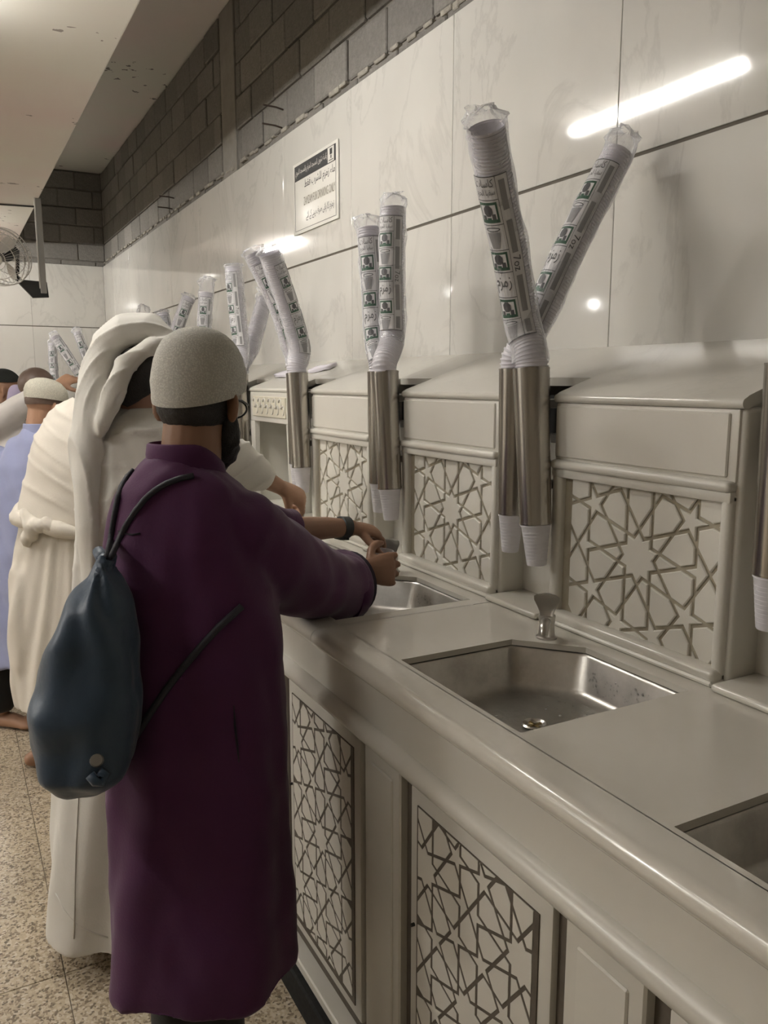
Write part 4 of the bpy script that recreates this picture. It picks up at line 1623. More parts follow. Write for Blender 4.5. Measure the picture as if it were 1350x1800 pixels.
MB().tube([fc - fa * 0.20, fc - fa * 0.18, fc - fa * 0.04, fc + fa * 0.03], [0.03, 0.055, 0.055, 0.03], 16).build('motor', M['dark_metal'], fn, 40)
MB().tube([fc + fa * 0.085, fc + fa * 0.105], [0.05, 0.045], 16).build('badge', M['lamp_white'], fn, 40)
for i in range(3):
    a0 = i * 2 * math.pi / 3
    vs2, nn = [], 8
    for j in range(nn):
        rr = 0.03 + (FR * 0.86 - 0.03) * j / (nn - 1)
        wdt = 0.25 + 0.55 * math.sin(math.pi * min(1, 0.2 + j / (nn - 1) * 0.75))
        for s_, h in ((-0.5, 0.02), (0.5, -0.02)):
            a = a0 + s_ * wdt + 0.25 * j / nn
            vs2.append(fc + (e1 * math.cos(a) + e2 * math.sin(a)) * rr + fa * h)
    MB().add(vs2, [(2 * j, 2 * j + 1, 2 * j + 3, 2 * j + 2) for j in range(nn - 1)]).build('blade', M['fan_blade'], fn, True)
MB().tube([fc - fa * 0.19, fc - fa * 0.25, np.array([0.63, FY, 2.52 + ZO])], 0.016, 10).build('neck', M['dark_metal'], fn, True)
MB().box(fc[0] + 0.05, fc[0] + 0.12, FY - 0.06, FY, fc[2] + 0.06, fc[2] + 0.17, 0.008, 1).build('control_box', M['dark_metal'], fn)
tag(MB().tube([(-0.9, 8.25, ZS - 0.012), (-0.2, 8.2, ZS - 0.012), (0.4, 8.26, ZS - 0.012), (0.83, 8.2, ZS - 0.012)], 0.008, 6).build('cable', M['cable'], None, True, loc=(0.4, 8.2, ZS)), 'thin black cable running across the underside of the beam', 'cable')
# ---------------------------------------------------------------- people: helpers
def cloth(name, col, col2=None, rough=0.85, bump=(220, 0.25, 0.002), sheen=0.15):
    return pbr(name, col, rough, var=(5, 0.8, col2 or tuple(c * 0.9 for c in col)), bump=bump, spec=0.25, sheen=sheen)


M['purple'] = cloth('purple_cloth', (0.080, 0.018, 0.073), (0.066, 0.015, 0.061), 0.75)
M['purple_dark'] = cloth('purple_lining', (0.022, 0.014, 0.028), None, 0.8)
M['white_cloth'] = cloth('white_cloth', (0.72, 0.70, 0.65), (0.68, 0.66, 0.61))
M['cream_cloth'] = cloth('cream_cloth', (0.72, 0.675, 0.60), (0.68, 0.63, 0.55))
M['blue_cloth'] = cloth('blue_cloth', (0.34, 0.37, 0.56), (0.30, 0.33, 0.50))
M['grey_white'] = cloth('grey_white_cloth', (0.72, 0.69, 0.66))
M['lilac'] = cloth('lilac_cloth', (0.50, 0.44, 0.62))
M['black_cloth'] = cloth('black_cloth', (0.020, 0.020, 0.019), None, 0.8)
M['navy'] = pbr('navy_nylon', (0.030, 0.060, 0.105), 0.45, var=(6, 0.8, (0.025, 0.050, 0.088)), bump=(60, 0.25, 0.004), sheen=0.2)
M['cord'] = pbr('cord', (0.02, 0.02, 0.03), 0.6, bump=(300, 0.5, 0.002))
M['skin'] = pbr('skin', (0.30, 0.165, 0.10), 0.5, var=(9, 0.8, (0.26, 0.14, 0.085)), bump=(160, 0.12, 0.002))
M['skin_light'] = pbr('skin_light', (0.42, 0.24, 0.15), 0.5, var=(9, 0.8, (0.36, 0.20, 0.125)), bump=(160, 0.12, 0.002))
M['hair'] = pbr('hair', (0.014, 0.012, 0.011), 0.55, bump=(260, 0.8, 0.004))
M['stubble'] = pbr('stubble', (0.15, 0.10, 0.078), 0.45, var=(40, 0.8, (0.11, 0.076, 0.06)))
M['cap_white'] = knit('cap_knit_white', (0.66, 0.645, 0.585))
M['cap_cream'] = knit('cap_knit_cream', (0.72, 0.69, 0.58))
M['cap_black'] = knit('cap_knit_black', (0.022, 0.026, 0.024))
M['eye_white'] = pbr('eye_white', (0.7, 0.68, 0.64), 0.2)
M['rubber'] = pbr('rubber', (0.018, 0.022, 0.022), 0.45)

CR = R[:, 0] / np.linalg.norm(R[:, 0])
CF = np.array([-R[0, 2], -R[1, 2], 0.0])
CF /= np.linalg.norm(CF)
UP = np.array([0.0, 0.0, 1.0])


def unit(v):
    v = np.array(v, float)
    return v / np.linalg.norm(v)


def limb(mb, pts, rad, n=16):
    """tapering round limb with rounded ends"""
    pts = [np.array(p, float) for p in pts]
    rad = [r if not np.isscalar(r) else (r, r) for r in rad]
    t0 = unit(pts[0] - pts[1])
    t1 = unit(pts[-1] - pts[-2])
    P, Rr = [], []
    for f, g in ((0.9, 0.25), (0.7, 0.7)):
        P.append(pts[0] + t0 * max(rad[0]) * f)
        Rr.append((rad[0][0] * g, rad[0][1] * g))
    # subdivide
    for i in range(len(pts) - 1):
        for t in (0, 0.34, 0.67):
            P.append(pts[i] + (pts[i + 1] - pts[i]) * t)
            Rr.append(tuple(rad[i][j] + (rad[i + 1][j] - rad[i][j]) * t for j in (0, 1)))
    P.append(pts[-1])
    Rr.append(rad[-1])
    for f, g in ((0.7, 0.7), (0.9, 0.25)):
        P.append(pts[-1] + t1 * max(rad[-1]) * f)
        Rr.append((rad[-1][0] * g, rad[-1][1] * g))
    mb.tube(P, Rr, n, True)


def ball(mb, c, ax, rad, nu=16, nv=10):
    """ellipsoid with axes ax (3 unit vectors) and radii rad"""
    rs = []
    th = np.arange(nu) * 2 * math.pi / nu
    for i in range(nv + 1):
        ph = -math.pi / 2 + math.pi * (i + 0.0) / nv
        k = max(math.cos(ph), 0.02)
        rs.append(np.array(c) + np.outer(np.cos(th) * k * rad[0], ax[0]) + np.outer(np.sin(th) * k * rad[1], ax[1]) + ax[2] * math.sin(ph) * rad[2])
    mb.rings(rs, True)


def bands(mb, rows, n=36):
    """closed body of horizontal oval rings; row = (left px, right px, py, depth, half thickness)"""
    rs = []
    th = np.arange(n) * 2 * math.pi / n
    for xl, xr, py, d, tk in rows:
        c = W((xl + xr) / 2, py, d)
        ru = (xr - xl) / 2 * d / F
        ex = 0.82
        cu, su = np.sign(np.cos(th)) * np.abs(np.cos(th)) ** ex, np.sign(np.sin(th)) * np.abs(np.sin(th)) ** ex
        rs.append(c + np.outer(cu * ru, CR) + np.outer(su * tk, CF))
    mb.rings(rs, True)


def wav(p, a, b_=1.7, ph=0.0):
    """cheap smooth noise"""
    x, y, z = p[:, 0] * a, p[:, 1] * a, p[:, 2] * a
    return (np.sin(x + b_ * np.sin(y * 1.3 + ph)) + np.sin(y * 1.1 + b_ * np.sin(z * 0.9 + 1.3 + ph)) + np.sin(z * 1.2 + b_ * np.sin(x * 1.1 + 2.1 + ph))) / 3


def ridge(ph, sharp=3.0):
    """crease lines: narrow crests with broad troughs"""
    return (1 - np.abs(np.sin(ph))) ** sharp


def fuse(mb, name, mat, parent, voxel=0.008, smooth=6, disp=None, keep=None, fac=0.5):
    """weld the closed shapes of mb into one continuous skin"""
    v = np.concatenate(mb.v) * U
    me = bpy.data.meshes.new('weld')
    me.from_pydata(v.tolist(), [], mb.f)
    fix_normals(me)
    ob = bpy.data.objects.new('weld', me)
    COL.objects.link(ob)
    md = ob.modifiers.new('r', 'REMESH')
    md.mode = 'VOXEL'
    md.voxel_size = voxel
    if smooth:
        ms = ob.modifiers.new('s', 'SMOOTH')
        ms.factor = fac
        ms.iterations = smooth
    dg = bpy.context.evaluated_depsgraph_get()
    dg.update()
    out = bpy.data.meshes.new_from_object(ob.evaluated_get(dg))
    bpy.data.objects.remove(ob, do_unlink=True)
    n = len(out.vertices)
    co = np.zeros(n * 3)
    out.vertices.foreach_get('co', co)
    co = co.reshape(-1, 3) / U
    if disp is not None:
        no = np.zeros(n * 3)
        out.vertices.foreach_get('normal', no)
        co = co + no.reshape(-1, 3) * disp(co)[:, None]
    base = off_of(parent)
    out.vertices.foreach_set('co', ((co - base) * U).ravel())
    out.name = name
    out.materials.clear()
    out.materials.append(mat)
    shade(out)
    return link(name, out, parent, base)


def hand(mb, wrist, fdir, ndir, side, curl=(0.3, 0.4, 0.3), thumb=0.8, L=1.0, spread=0.06, r0=0.0098, tcurl=0.3, wide=1.0):
    """palm, four fingers of unequal length and a thumb; ndir = back of the hand; side = +1/-1 picks the thumb side"""
    f = unit(fdir)
    nrm = unit(np.array(ndir) - f * np.dot(ndir, f))
    s = np.cross(f, nrm) * side
    rs = []
    th = np.arange(14) * 2 * math.pi / 14
    for t, w_, k in ((-0.10, 0.026, 0.020), (0.0, 0.030, 0.020), (0.03, 0.037, 0.021), (0.06, 0.043, 0.020), (0.088, 0.044, 0.017), (0.10, 0.040, 0.013)):
        if t < 0:
            t = -0.02
        rs.append(np.array(wrist) + f * t * L + np.outer(np.cos(th) * w_ * L * (1 + (wide - 1) * max(t, 0) * 10), s) + np.outer(np.sin(th) * k * L, nrm))
    mb.rings(rs, True)
    tips = []
    for i, (q, ln) in enumerate(((0.033, 0.082), (0.0115, 0.092), (-0.0105, 0.085), (-0.031, 0.066))):
        p = np.array(wrist) + (f * (0.09 - 0.004 * abs(i - 1)) + s * q * wide) * L
        d = unit(f + s * (1.2 - i) * spread)
        nn = nrm.copy()
        pts, rd = [p - d * 0.012], [r0 * L]
        for j, fr in enumerate((0.45, 0.31, 0.24)):
            a = curl[j] * (1 + 0.12 * i) if np.isscalar(curl[j]) else curl[j][i]
            d, nn = unit(d * math.cos(a) - nn * math.sin(a)), unit(nn * math.cos(a) + d * math.sin(a))
            pts.append(pts[-1] + d * ln * fr * L)
            rd.append(r0 * L * (0.95, 0.86, 0.74)[j])
        limb(mb, pts, rd, 10)
        tips.append(pts[-1])
    p = np.array(wrist) + (f * 0.030 + s * 0.028 - nrm * 0.006) * L
    d = unit(f * (1.2 - thumb) + s * thumb - nrm * 0.35)
    pts = [p, p + d * 0.040 * L]
    d2 = unit(d + f * 0.45 - s * tcurl - nrm * tcurl * 0.6)
    pts.append(pts[-1] + d2 * 0.036 * L)
    d3 = unit(d2 + f * 0.15 - s * tcurl)
    pts.append(pts[-1] + d3 * 0.026 * L)
    limb(mb, pts, [0.0145 * L, 0.0125 * L, 0.0112 * L, 0.0088 * L], 10)
    return tips


class Head:
    def __init__(self, c, face, up=None, k=1.0):
        self.c = np.array(c, float)
        self.f = unit(face)
        up = UP if up is None else np.array(up, float)
        self.u = unit(up - self.f * np.dot(up, self.f))
        self.s = np.cross(self.f, self.u)
        self.k = k

    def at(self, f, s, u):
        return self.c + (self.f * f + self.s * s + self.u * u) * self.k

    def ax(self):
        return (self.f, self.s, self.u)

    def shape(self, mb, neck_to, neck_r=0.060):
        k = self.k
        ax = self.ax()
        ball(mb, self.at(-0.008, 0, 0.03), ax, (0.106 * k, 0.083 * k, 0.098 * k), 20, 14)      # skull
        ball(mb, self.at(0.030, 0, -0.040), ax, (0.066 * k, 0.064 * k, 0.085 * k), 18, 12)     # face
        ball(mb, self.at(0.045, 0, -0.095), ax, (0.040 * k, 0.036 * k, 0.028 * k))             # chin
        ball(mb, self.at(0.080, 0, 0.018), ax, (0.018 * k, 0.045 * k, 0.012 * k))              # brow
        limb(mb, [self.at(0.093, 0, 0.0), self.at(0.112, 0, -0.036), self.at(0.100, 0, -0.044)], [0.009 * k, 0.014 * k, 0.012 * k], 10)   # nose
        ball(mb, self.at(0.088, 0, -0.068), ax, (0.012 * k, 0.024 * k, 0.0075 * k))            # lips
        ball(mb, self.at(0.084, 0, -0.080), ax, (0.012 * k, 0.021 * k, 0.007 * k))
        for q in (-1, 1):
            ball(mb, self.at(0.055, q * 0.050, -0.030), ax, (0.026 * k, 0.018 * k, 0.02 * k))  # cheeks
            e = unit(self.s * q * 0.9 - self.f * 0.55)
            ball(mb, self.at(-0.012, q * 0.093, -0.020), (e, self.u, np.cross(e, self.u)), (0.022 * k, 0.037 * k, 0.009 * k))   # ears
        limb(mb, [self.at(-0.022, 0, -0.03), np.array(neck_to)], [neck_r * k, neck_r * 1.08 * k], 18)

    def eyes(self, parent):
        for q in (-1, 1):
            m_ = MB()
            ball(m_, self.at(0.078, q * 0.032, -0.002), self.ax(), (0.013 * self.k,) * 3, 12, 8)
            e = m_.build('eye', M['eye_white'], parent, True)
            m_ = MB()
            ball(m_, self.at(0.0875, q * 0.032, -0.002), self.ax(), (0.005 * self.k, 0.006 * self.k, 0.006 * self.k), 10, 6)
            m_.build('iris', M['hair'], e, True)

    def shell(self, name, mat, parent, grow, low_back, low_front, low_side=None, bump=0.0):
        """hair or cap hugging the skull, cut at a hem that may run lower at the back"""
        k = self.k
        nu, nv = 40, 14
        c = self.at(-0.008, 0, 0.03)
        rs = []
        low_side = (low_back + low_front) / 2 if low_side is None else low_side
        for i in range(nv + 1):
            t = i / nv
            ring = []
            for j in range(nu):
                a = 2 * math.pi * j / nu
                cf = math.cos(a)
                low = low_side + (low_front - low_side) * max(cf, 0) ** 2 + (low_back - low_side) * max(-cf, 0) ** 2
                ph = low + (math.pi / 2 - low) * t
                g = grow + bump * math.sin(9 * a + 5 * ph)
                r = math.cos(ph)
                ring.append(c + (self.f * cf * r * (0.106 + g) + self.s * math.sin(a) * r * (0.083 + g) + self.u * math.sin(ph) * (0.098 + g)) * k)
            rs.append(np.array(ring))
        inner = [c + (q - c) * 0.955 for q in rs[0:2]]
        return MB().rings([inner[1], inner[0]] + rs, False).build(name, mat, parent, 60)


def folds(axis_px, d, n, a0, a1, z0, z1, seed=0.0, fine=0.002):
    """hanging folds: ripple round the body axis, deeper towards the hem"""
    c = W(axis_px[0], axis_px[1], d)

    def fn(p):
        th = np.arctan2(p[:, 1] - c[1], p[:, 0] - c[0])
        t = np.clip((z1 - p[:, 2]) / (z1 - z0), 0, 1)
        w_ = np.sin(n * th + 1.4 * np.sin(2.3 * p[:, 2] * 2 + seed) + seed) * 0.6 + np.sin((n * 1.7) * th + 2 * np.sin(p[:, 2] * 3 + seed * 2)) * 0.4
        return w_ * (a0 + (a1 - a0) * t) + wav(p, 17, 2.2, seed) * fine
    return fn


# ---------------------------------------------------------------- man in purple
pr = root('person', W(360, 1690, 1.88) * (1, 1, 0), 'man in long purple robe and knitted white cap filling a cup at the tap', 'person')
away = unit(W(350, 672, 2.0) - C0)
hd = Head(W(351, 702, 1.88), away * 0.88 + CR * 0.46 - UP * 0.16)
body = MB()
neck = W(334, 830, 1.88)
hd.shape(body, neck, 0.066)
prow = [(262, 352, 800, 1.87, .070), (236, 392, 826, 1.87, .10), (212, 424, 858, 1.87, .125), (197, 440, 905, 1.87, .142), (190, 458, 960, 1.87, .150),
        (186, 485, 1030, 1.88, .155), (188, 496, 1120, 1.88, .158), (192, 501, 1230, 1.88, .162), (196, 503, 1340, 1.88, .167), (198, 506, 1450, 1.88, .172),
        (200, 512, 1560, 1.88, .176), (202, 517, 1640, 1.88, .180), (204, 517, 1694, 1.88, .182)]
inner = [(a + 22, b_ - 26, y, d, t * 0.78) for a, b_, y, d, t in prow[1:9]]
bands(body, inner)
# right arm under the sleeve, wrist and the hand round the cup
cupc = W(667, 992, 2.535)
wr_ = W(636, 1003, 2.43)
limb(body, [W(425, 915, 1.86), W(500, 985, 2.05), W(590, 1012, 2.30), wr_], [0.052, 0.048, 0.040, 0.029])
fd = unit(W(700, 1000, 2.475) - wr_)
bn = unit(-CF * 0.85 + UP * 0.25 + CR * 0.3)
hand(body, wr_, fd, bn, -1, (0.22, 1.15, 1.0), 0.9, 1.04, 0.05, 0.0112, 0.4, 1.2)
# left arm: bare forearm, watch, fingers on the tap
wl = W(618, 928, 2.52)
limb(body, [W(300, 890, 2.02), W(430, 925, 2.24), W(520, 932, 2.38), W(575, 928, 2.46), wl], [0.050, 0.047, 0.041, 0.034, 0.0265])
hand(body, wl, W(700, 940, 2.64) - wl, UP * 0.9 - CF * 0.3, 1, (0.35, 0.55, 0.4), 0.85, 0.98, 0.05, 0.0108, 0.3)
# legs
for px, d in ((318, 1.86), (372, 1.92)):
    top = W(px, 1500, d)
    f0 = np.array([W(px, 1690, d)[0], W(px, 1690, d)[1], 0.0])
    limb(body, [top, np.array([f0[0], f0[1], 0.45]), np.array([f0[0], f0[1], 0.09])], [0.07, 0.055, 0.040])
    fdir = unit(CF * 0.7 + CR * 0.7)
    limb(body, [f0 + (0, 0, 0.04) - fdir * 0.04, f0 + (0, 0, 0.04) + fdir * 0.06, f0 + (0, 0, 0.025) + fdir * 0.16], [(0.036, 0.034), (0.034, 0.042), (0.02, 0.042)])
fuse(body, 'body', M['skin'], pr, 0.0036, 3)
hd.eyes(pr)
# robe with wide sleeves
rob = MB()
bands(rob, prow)
rob.tube([W(385, 905, 1.84), W(412, 930, 1.87), W(452, 968, 1.95), W(505, 1003, 2.08), W(550, 1022, 2.21), W(584, 1030, 2.32), W(602, 1030, 2.37)],
         [0.07, 0.105, 0.112, 0.112, 0.106, 0.100, 0.097], 28)
limb(rob, [W(270, 890, 1.98), W(380, 905, 2.16), W(460, 922, 2.29), W(508, 930, 2.365)], [0.09, 0.082, 0.066, 0.052], 20)
limb(rob, [W(450, 1000, 1.95), W(535, 1046, 2.15), W(582, 1064, 2.30), W(594, 1066, 2.33)], [0.06, 0.055, 0.046, 0.04], 16)


def purple_folds(p):
    b_ = folds((355, 1100), 1.88, 7, 0.0015, 0.012, 0.35, 1.5, 0.6)(p)
    slv = wav(p, 26, 2.5, 0.4) * 0.0045
    return b_ + slv


probe = fuse(rob, 'robe', M['purple'], pr, 0.0085, 7, purple_folds)
# rolled cuff at the right wrist
cc, cax = W(603, 1030, 2.375), unit(W(650, 1010, 2.47) - W(600, 1030, 2.35))
e1 = unit(np.cross(cax, UP))
e2 = np.cross(e1, cax)
cf = MB()
th = np.linspace(0, 2 * math.pi, 29)[:-1]
rs = []
for rr, h in ((0.070, 0.0), (0.086, 0.030), (0.099, 0.030), (0.108, 0.012), (0.109, -0.035), (0.100, -0.040)):
    rs.append(cc + cax * h + np.outer(np.cos(th) * rr * 0.92, e1) + np.outer(np.sin(th) * rr, e2))
cf.rings(rs, False)
cf.build('rolled_cuff', M['purple'], pr, 60)
rs = [cc + cax * h + np.outer(np.cos(th) * rr * 0.92, e1) + np.outer(np.sin(th) * rr, e2) for rr, h in ((0.092, 0.026), (0.096, 0.048), (0.086, 0.052), (0.06, 0.0))]
MB().rings(rs, True).build('cuff_lining', M['purple_dark'], pr, 60)
# cuff of the left sleeve
lc, lax = W(510, 930, 2.37), unit(W(560, 929, 2.44) - W(490, 928, 2.33))
e1 = unit(np.cross(lax, UP)); e2 = np.cross(e1, lax)
rs = [lc + lax * h + np.outer(np.cos(th) * rr, e1) + np.outer(np.sin(th) * rr, e2) for rr, h in ((0.040, 0.0), (0.052, 0.012), (0.060, 0.004), (0.060, -0.03))]
MB().rings(rs, False).build('left_cuff', M['purple'], pr, 60)
# standing collar
col_c = W(327, 797, 1.875)
rs = []
th = np.linspace(0, 2 * math.pi, 41)[:-1]
tilt = CF * 0.0
for rr, h in ((0.082, -0.05), (0.083, 0.0), (0.080, 0.022), (0.075, 0.026), (0.072, 0.0)):
    ring = []
    for a in th:
        q = CR * math.cos(a) * rr * 1.10 + CF * math.sin(a) * rr
        z = h - 0.055 * max(0, np.dot(unit(q), unit(CR * 0.9 + CF * 0.4))) ** 2
        ring.append(col_c + q + UP * z)
    rs.append(np.array(ring))
MB().rings(rs, False).build('collar', M['purple'], pr, 60)
# trousers
tr = MB()
for px, d in ((318, 1.86), (372, 1.92)):
    f0 = W(px, 1690, d)
    limb(tr, [np.array([f0[0], f0[1], 0.55]), np.array([f0[0], f0[1], 0.12])], [0.080, 0.070], 18)
fuse(tr, 'trousers', M['black_cloth'], pr, 0.01, 4, lambda p: wav(p, 22, 2.0) * 0.004)
# hair, beard, cap, glasses, watch
hm = MB()
ball(hm, hd.at(-0.012, 0, 0.03), hd.ax(), (0.107, 0.086, 0.10), 20, 14)
ball(hm, hd.at(-0.030, 0, -0.020), hd.ax(), (0.083, 0.083, 0.068), 20, 12)
for q in (-1, 1):
    limb(hm, [hd.at(0.015, q * 0.080, 0.0), hd.at(0.018, q * 0.076, -0.04)], [0.014, 0.011], 10)
fuse(hm, 'hair', M['hair'], pr, 0.005, 2, lambda p: wav(p, 150, 2.0) * 0.0012)
bd = MB()
ax = hd.ax()
ball(bd, hd.at(0.064, 0, -0.122), ax, (0.052, 0.050, 0.058))
for q in (-1, 1):
    limb(bd, [hd.at(0.012, q * 0.074, -0.035), hd.at(0.030, q * 0.064, -0.080), hd.at(0.055, q * 0.036, -0.115)], [0.016, 0.030, 0.038], 12)
limb(bd, [hd.at(0.085, -0.04, -0.062), hd.at(0.098, 0, -0.056), hd.at(0.085, 0.04, -0.062)], [0.009, 0.011, 0.009], 10)
fuse(bd, 'beard', M['hair'], pr, 0.005, 3, lambda p: wav(p, 130, 2.0) * 0.004)
capm = MB()
cc = W(351, 692, 1.88)
rs = []
th = np.arange(48) * 2 * math.pi / 48
ff, ss_ = unit(hd.f * (1, 1, 0)), unit(hd.s * (1, 1, 0))
for rr, h in ((0.955, 0.006), (0.955, -0.002), (1.0, -0.003), (1.012, 0.006), (1.005, 0.016), (1.02, 0.04), (0.985, 0.060), (0.935, 0.082), (0.855, 0.102), (0.745, 0.120), (0.60, 0.134), (0.42, 0.145), (0.22, 0.151), (0.01, 0.153)):
    rs.append(cc + np.outer(np.cos(th) * rr * 0.120, ff) + np.outer(np.sin(th) * rr * 0.1035, ss_) + UP * h + np.outer(np.cos(th) * 0.026 * rr * max(0.0, 1 - h / 0.12), UP))
rs.append(rs[-1] * 0.0 + rs[-1].mean(0))
capm.rings(rs, False).build('knitted_cap', M['cap_white'], pr, 60)
gl = MB()
for q in (-1, 1):
    gl.tube([hd.at(-0.015, q * 0.092, -0.005), hd.at(0.04, q * 0.088, 0.004), hd.at(0.098, q * 0.076, 0.002)], 0.0026, 6)
    gl.tube([hd.at(0.100 - 0.002 * abs(math.sin(a)), q * (0.040 + 0.031 * math.cos(a)), -0.008 + 0.022 * math.sin(a)) for a in np.linspace(0, 2 * math.pi, 21)], 0.0024, 6)
gl.tube([hd.at(0.104, -0.01, 0.0), hd.at(0.106, 0.01, 0.0)], 0.0024, 6)
gl.build('glasses', M['rubber'], pr, True)
wc, wax = W(604, 927, 2.505), unit(W(630, 929, 2.54) - W(580, 928, 2.465))
e1 = unit(np.cross(wax, UP)); e2 = np.cross(e1, wax)
th = np.linspace(0, 2 * math.pi, 33)[:-1]
rs = [wc + wax * h + np.outer(np.cos(th) * rr, e1) + np.outer(np.sin(th) * rr, e2) for rr, h in ((0.030, -0.017), (0.0345, -0.015), (0.0345, 0.015), (0.030, 0.017))]
wb_ = MB().rings(rs, False).build('watch_band', M['rubber'], pr, 50)
wm = MB()
q0 = wc - e2 * 0.034 - e1 * 0.004
vs_ = []
for a, b_, c_ in [(x, y, z) for z in (-1, 1) for y in (-1, 1) for x in (-1, 1)]:
    vs_.append(q0 + wax * a * 0.017 + e1 * b_ * 0.016 + e2 * c_ * 0.0045)
wm.add(vs_, [(0, 1, 3, 2), (4, 6, 7, 5), (0, 4, 5, 1), (2, 3, 7, 6), (0, 2, 6, 4), (1, 5, 7, 3)])
wm.build('watch_case', M['rubber'], wb_)

# cup in his right hand and the water running into it
cu_ = root('held_cup', cupc - UP * 0.05, 'white cup held under the tap by the man in purple', 'cup')
cax = unit(UP + CR * 0.06)
e1 = unit(np.cross(cax, CF)); e2 = np.cross(cax, e1)
th = np.linspace(0, 2 * math.pi, 33)[:-1]
rs = [cupc + cax * h + np.outer(np.cos(th) * rr, e1) + np.outer(np.sin(th) * rr, e2) for rr, h in ((0.028, -0.056), (0.030, -0.058), (0.041, 0.040), (0.0435, 0.042), (0.0425, 0.045), (0.039, 0.042), (0.028, -0.052))]
MB().rings(rs, True).build('cup_wall', M['cup'], cu_, 45)
sp_ = np.array([1.27, 1.512 + PER, ZK + 0.05]) + np.array([-0.72, -0.69, 0]) * 0.066 - UP * 0.026
tag(MB().tube([sp_, sp_ * 0.6 + (cupc + UP * 0.03) * 0.4 + UP * 0.006, cupc + UP * 0.02], [0.006, 0.0055, 0.005], 10).build('water_stream', M['water'], None, True, loc=sp_), 'thin stream of water running from the tap into the held cup', 'water')

# drawstring bag on his back -------------------------------------------------
bgp = root('drawstring_bag', W(150, 1400, 1.74), 'navy nylon drawstring bag hanging on the back of the man in purple', 'bag')
bm_ = MB()
brow = [(176, 194, 972, 1.67, .014), (170, 200, 990, 1.67, .024), (158, 208, 1018, 1.67, .045), (128, 222, 1062, 1.67, .075), (94, 236, 1120, 1.67, .090), (70, 243, 1180, 1.67, .090),
        (56, 244, 1240, 1.67, .102), (60, 240, 1300, 1.67, .090), (76, 228, 1345, 1.67, .095), (98, 205, 1378, 1.67, .062), (112, 170, 1396, 1.67, .028)]
bands(bm_, brow, 30)


def bag_folds(p):
    c = W(185, 985, 1.70)
    r = p - c
    th_ = np.arctan2(r @ CR, -(r @ UP) + 0.02)
    dd_ = np.linalg.norm(r, axis=1)
    return np.sin(13 * th_ + 1.5 * np.sin(6 * dd_ * 3)) * 0.006 * np.exp(-((dd_ - 0.1) / 0.14) ** 2) + wav(p, 16, 2.6, 0.7) * 0.009 + wav(p, 38, 2.4, 0.2) * 0.004


sack = fuse(bm_, 'sack', M['navy'], bgp, 0.007, 5, bag_folds)
MB().tube([W(172, 968, 1.70), W(182, 984, 1.68), W(192, 990, 1.69), W(198, 976, 1.71)], [0.012, 0.016, 0.015, 0.010], 10).build('gathered_neck', M['navy'], bgp, True)
from mathutils.bvhtree import BVHTree


def skin_of(ob):
    o_ = off_of(ob)
    return BVHTree.FromPolygons([(np.array(v.co) / U + o_).tolist() for v in ob.data.vertices], [tuple(f.vertices) for f in ob.data.polygons])


def touch(tree, px, py, lift=0.006, miss=1.84):
    """point where the line of sight first meets a surface, lifted off it a little"""
    d = unit(W(px, py, 1.0) - C0)
    hit = tree.ray_cast(Vector(C0), Vector(d))
    if hit[0] is None:
        return W(px, py, miss)
    return np.array(hit[0]) - d * lift


sk = skin_of(sack)
MB().tube([touch(sk, 170, 1336, -0.002), touch(sk, 170, 1336, 0.006)], [0.014, 0.011], 14).build('eyelet', M['grey_metal'], bgp, 40)
MB().tube([touch(sk, 158, 1362, 0.002), touch(sk, 168, 1374, 0.008), touch(sk, 180, 1376, 0.009), touch(sk, 186, 1362, 0.006), touch(sk, 174, 1356, 0.004)], 0.010, 8).build('corner_knot', M['navy'], bgp, True)
_tree = skin_of(probe)


def surf(px, py, lift=0.006):
    return touch(_tree, px, py, lift)


MB().tube([surf(411, 1240, 0.001), surf(413, 1275, 0.001), surf(417, 1310, 0.001), surf(420, 1340, 0.001)], [0.001, 0.003, 0.003, 0.001], 6).build('pocket_slit', M['purple_dark'], pr, True)
MB().tube([surf(x, y, 0.0005) for x, y in ((208, 934), (220, 938), (232, 940), (246, 938))], 0.0022, 6).build('yoke_seam', M['purple_dark'], pr, True)
for nm, pts in (('shoulder_cord', [(188, 978), (194, 950), (197, 930), (202, 900), (207, 875), (214, 855), (224, 838), (236, 826)]), ('shoulder_cord', [(196, 978), (206, 955), (220, 926), (238, 898), (255, 877), (272, 862), (292, 850), (316, 841), (340, 836)]),
                ('side_cord', [(196, 1366), (225, 1315), (255, 1268), (290, 1215), (320, 1176), (350, 1140), (385, 1102), (425, 1066)])):
    path = [surf(x, y, 0.006) for x, y in pts]
    path[0] = W(pts[0][0], pts[0][1], 1.66)
    MB().tube(path, 0.0068 if nm == 'shoulder_cord' else 0.008, 8).build(nm, M['cord'], bgp, True)

# ---------------------------------------------------------------- man in white with the shawl
wm_ = root('person', W(215, 1615, 2.60) * (1, 1, 0), 'man in white robe with white shawl wrapped over dark hair, reaching for a tap', 'person')
away2 = unit(W(255, 650, 2.5) - C0)
h2 = Head(W(262, 668, 2.60), away2 * 0.45 + CR * 0.85 - UP * 0.30)
body = MB()
h2.shape(body, W(240, 775, 2.60), 0.062)
wrow = [(214, 300, 716, 2.60, .085), (180, 330, 742, 2.60, .12), (156, 345, 785, 2.60, .15), (146, 350, 860, 2.60, .165), (142, 350, 950, 2.60, .170),
        (136, 345, 1050, 2.60, .172), (124, 340, 1180, 2.60, .178), (110, 335, 1320, 2.60, .184), (99, 332, 1450, 2.60, .190), (95, 330, 1550, 2.60, .195), (94, 330, 1612, 2.60, .198)]
bands(body, [(a + 30, b_ - 30, y, d, t * 0.75) for a, b_, y, d, t in wrow[1:8]])
w2 = W(492, 856, 3.08)
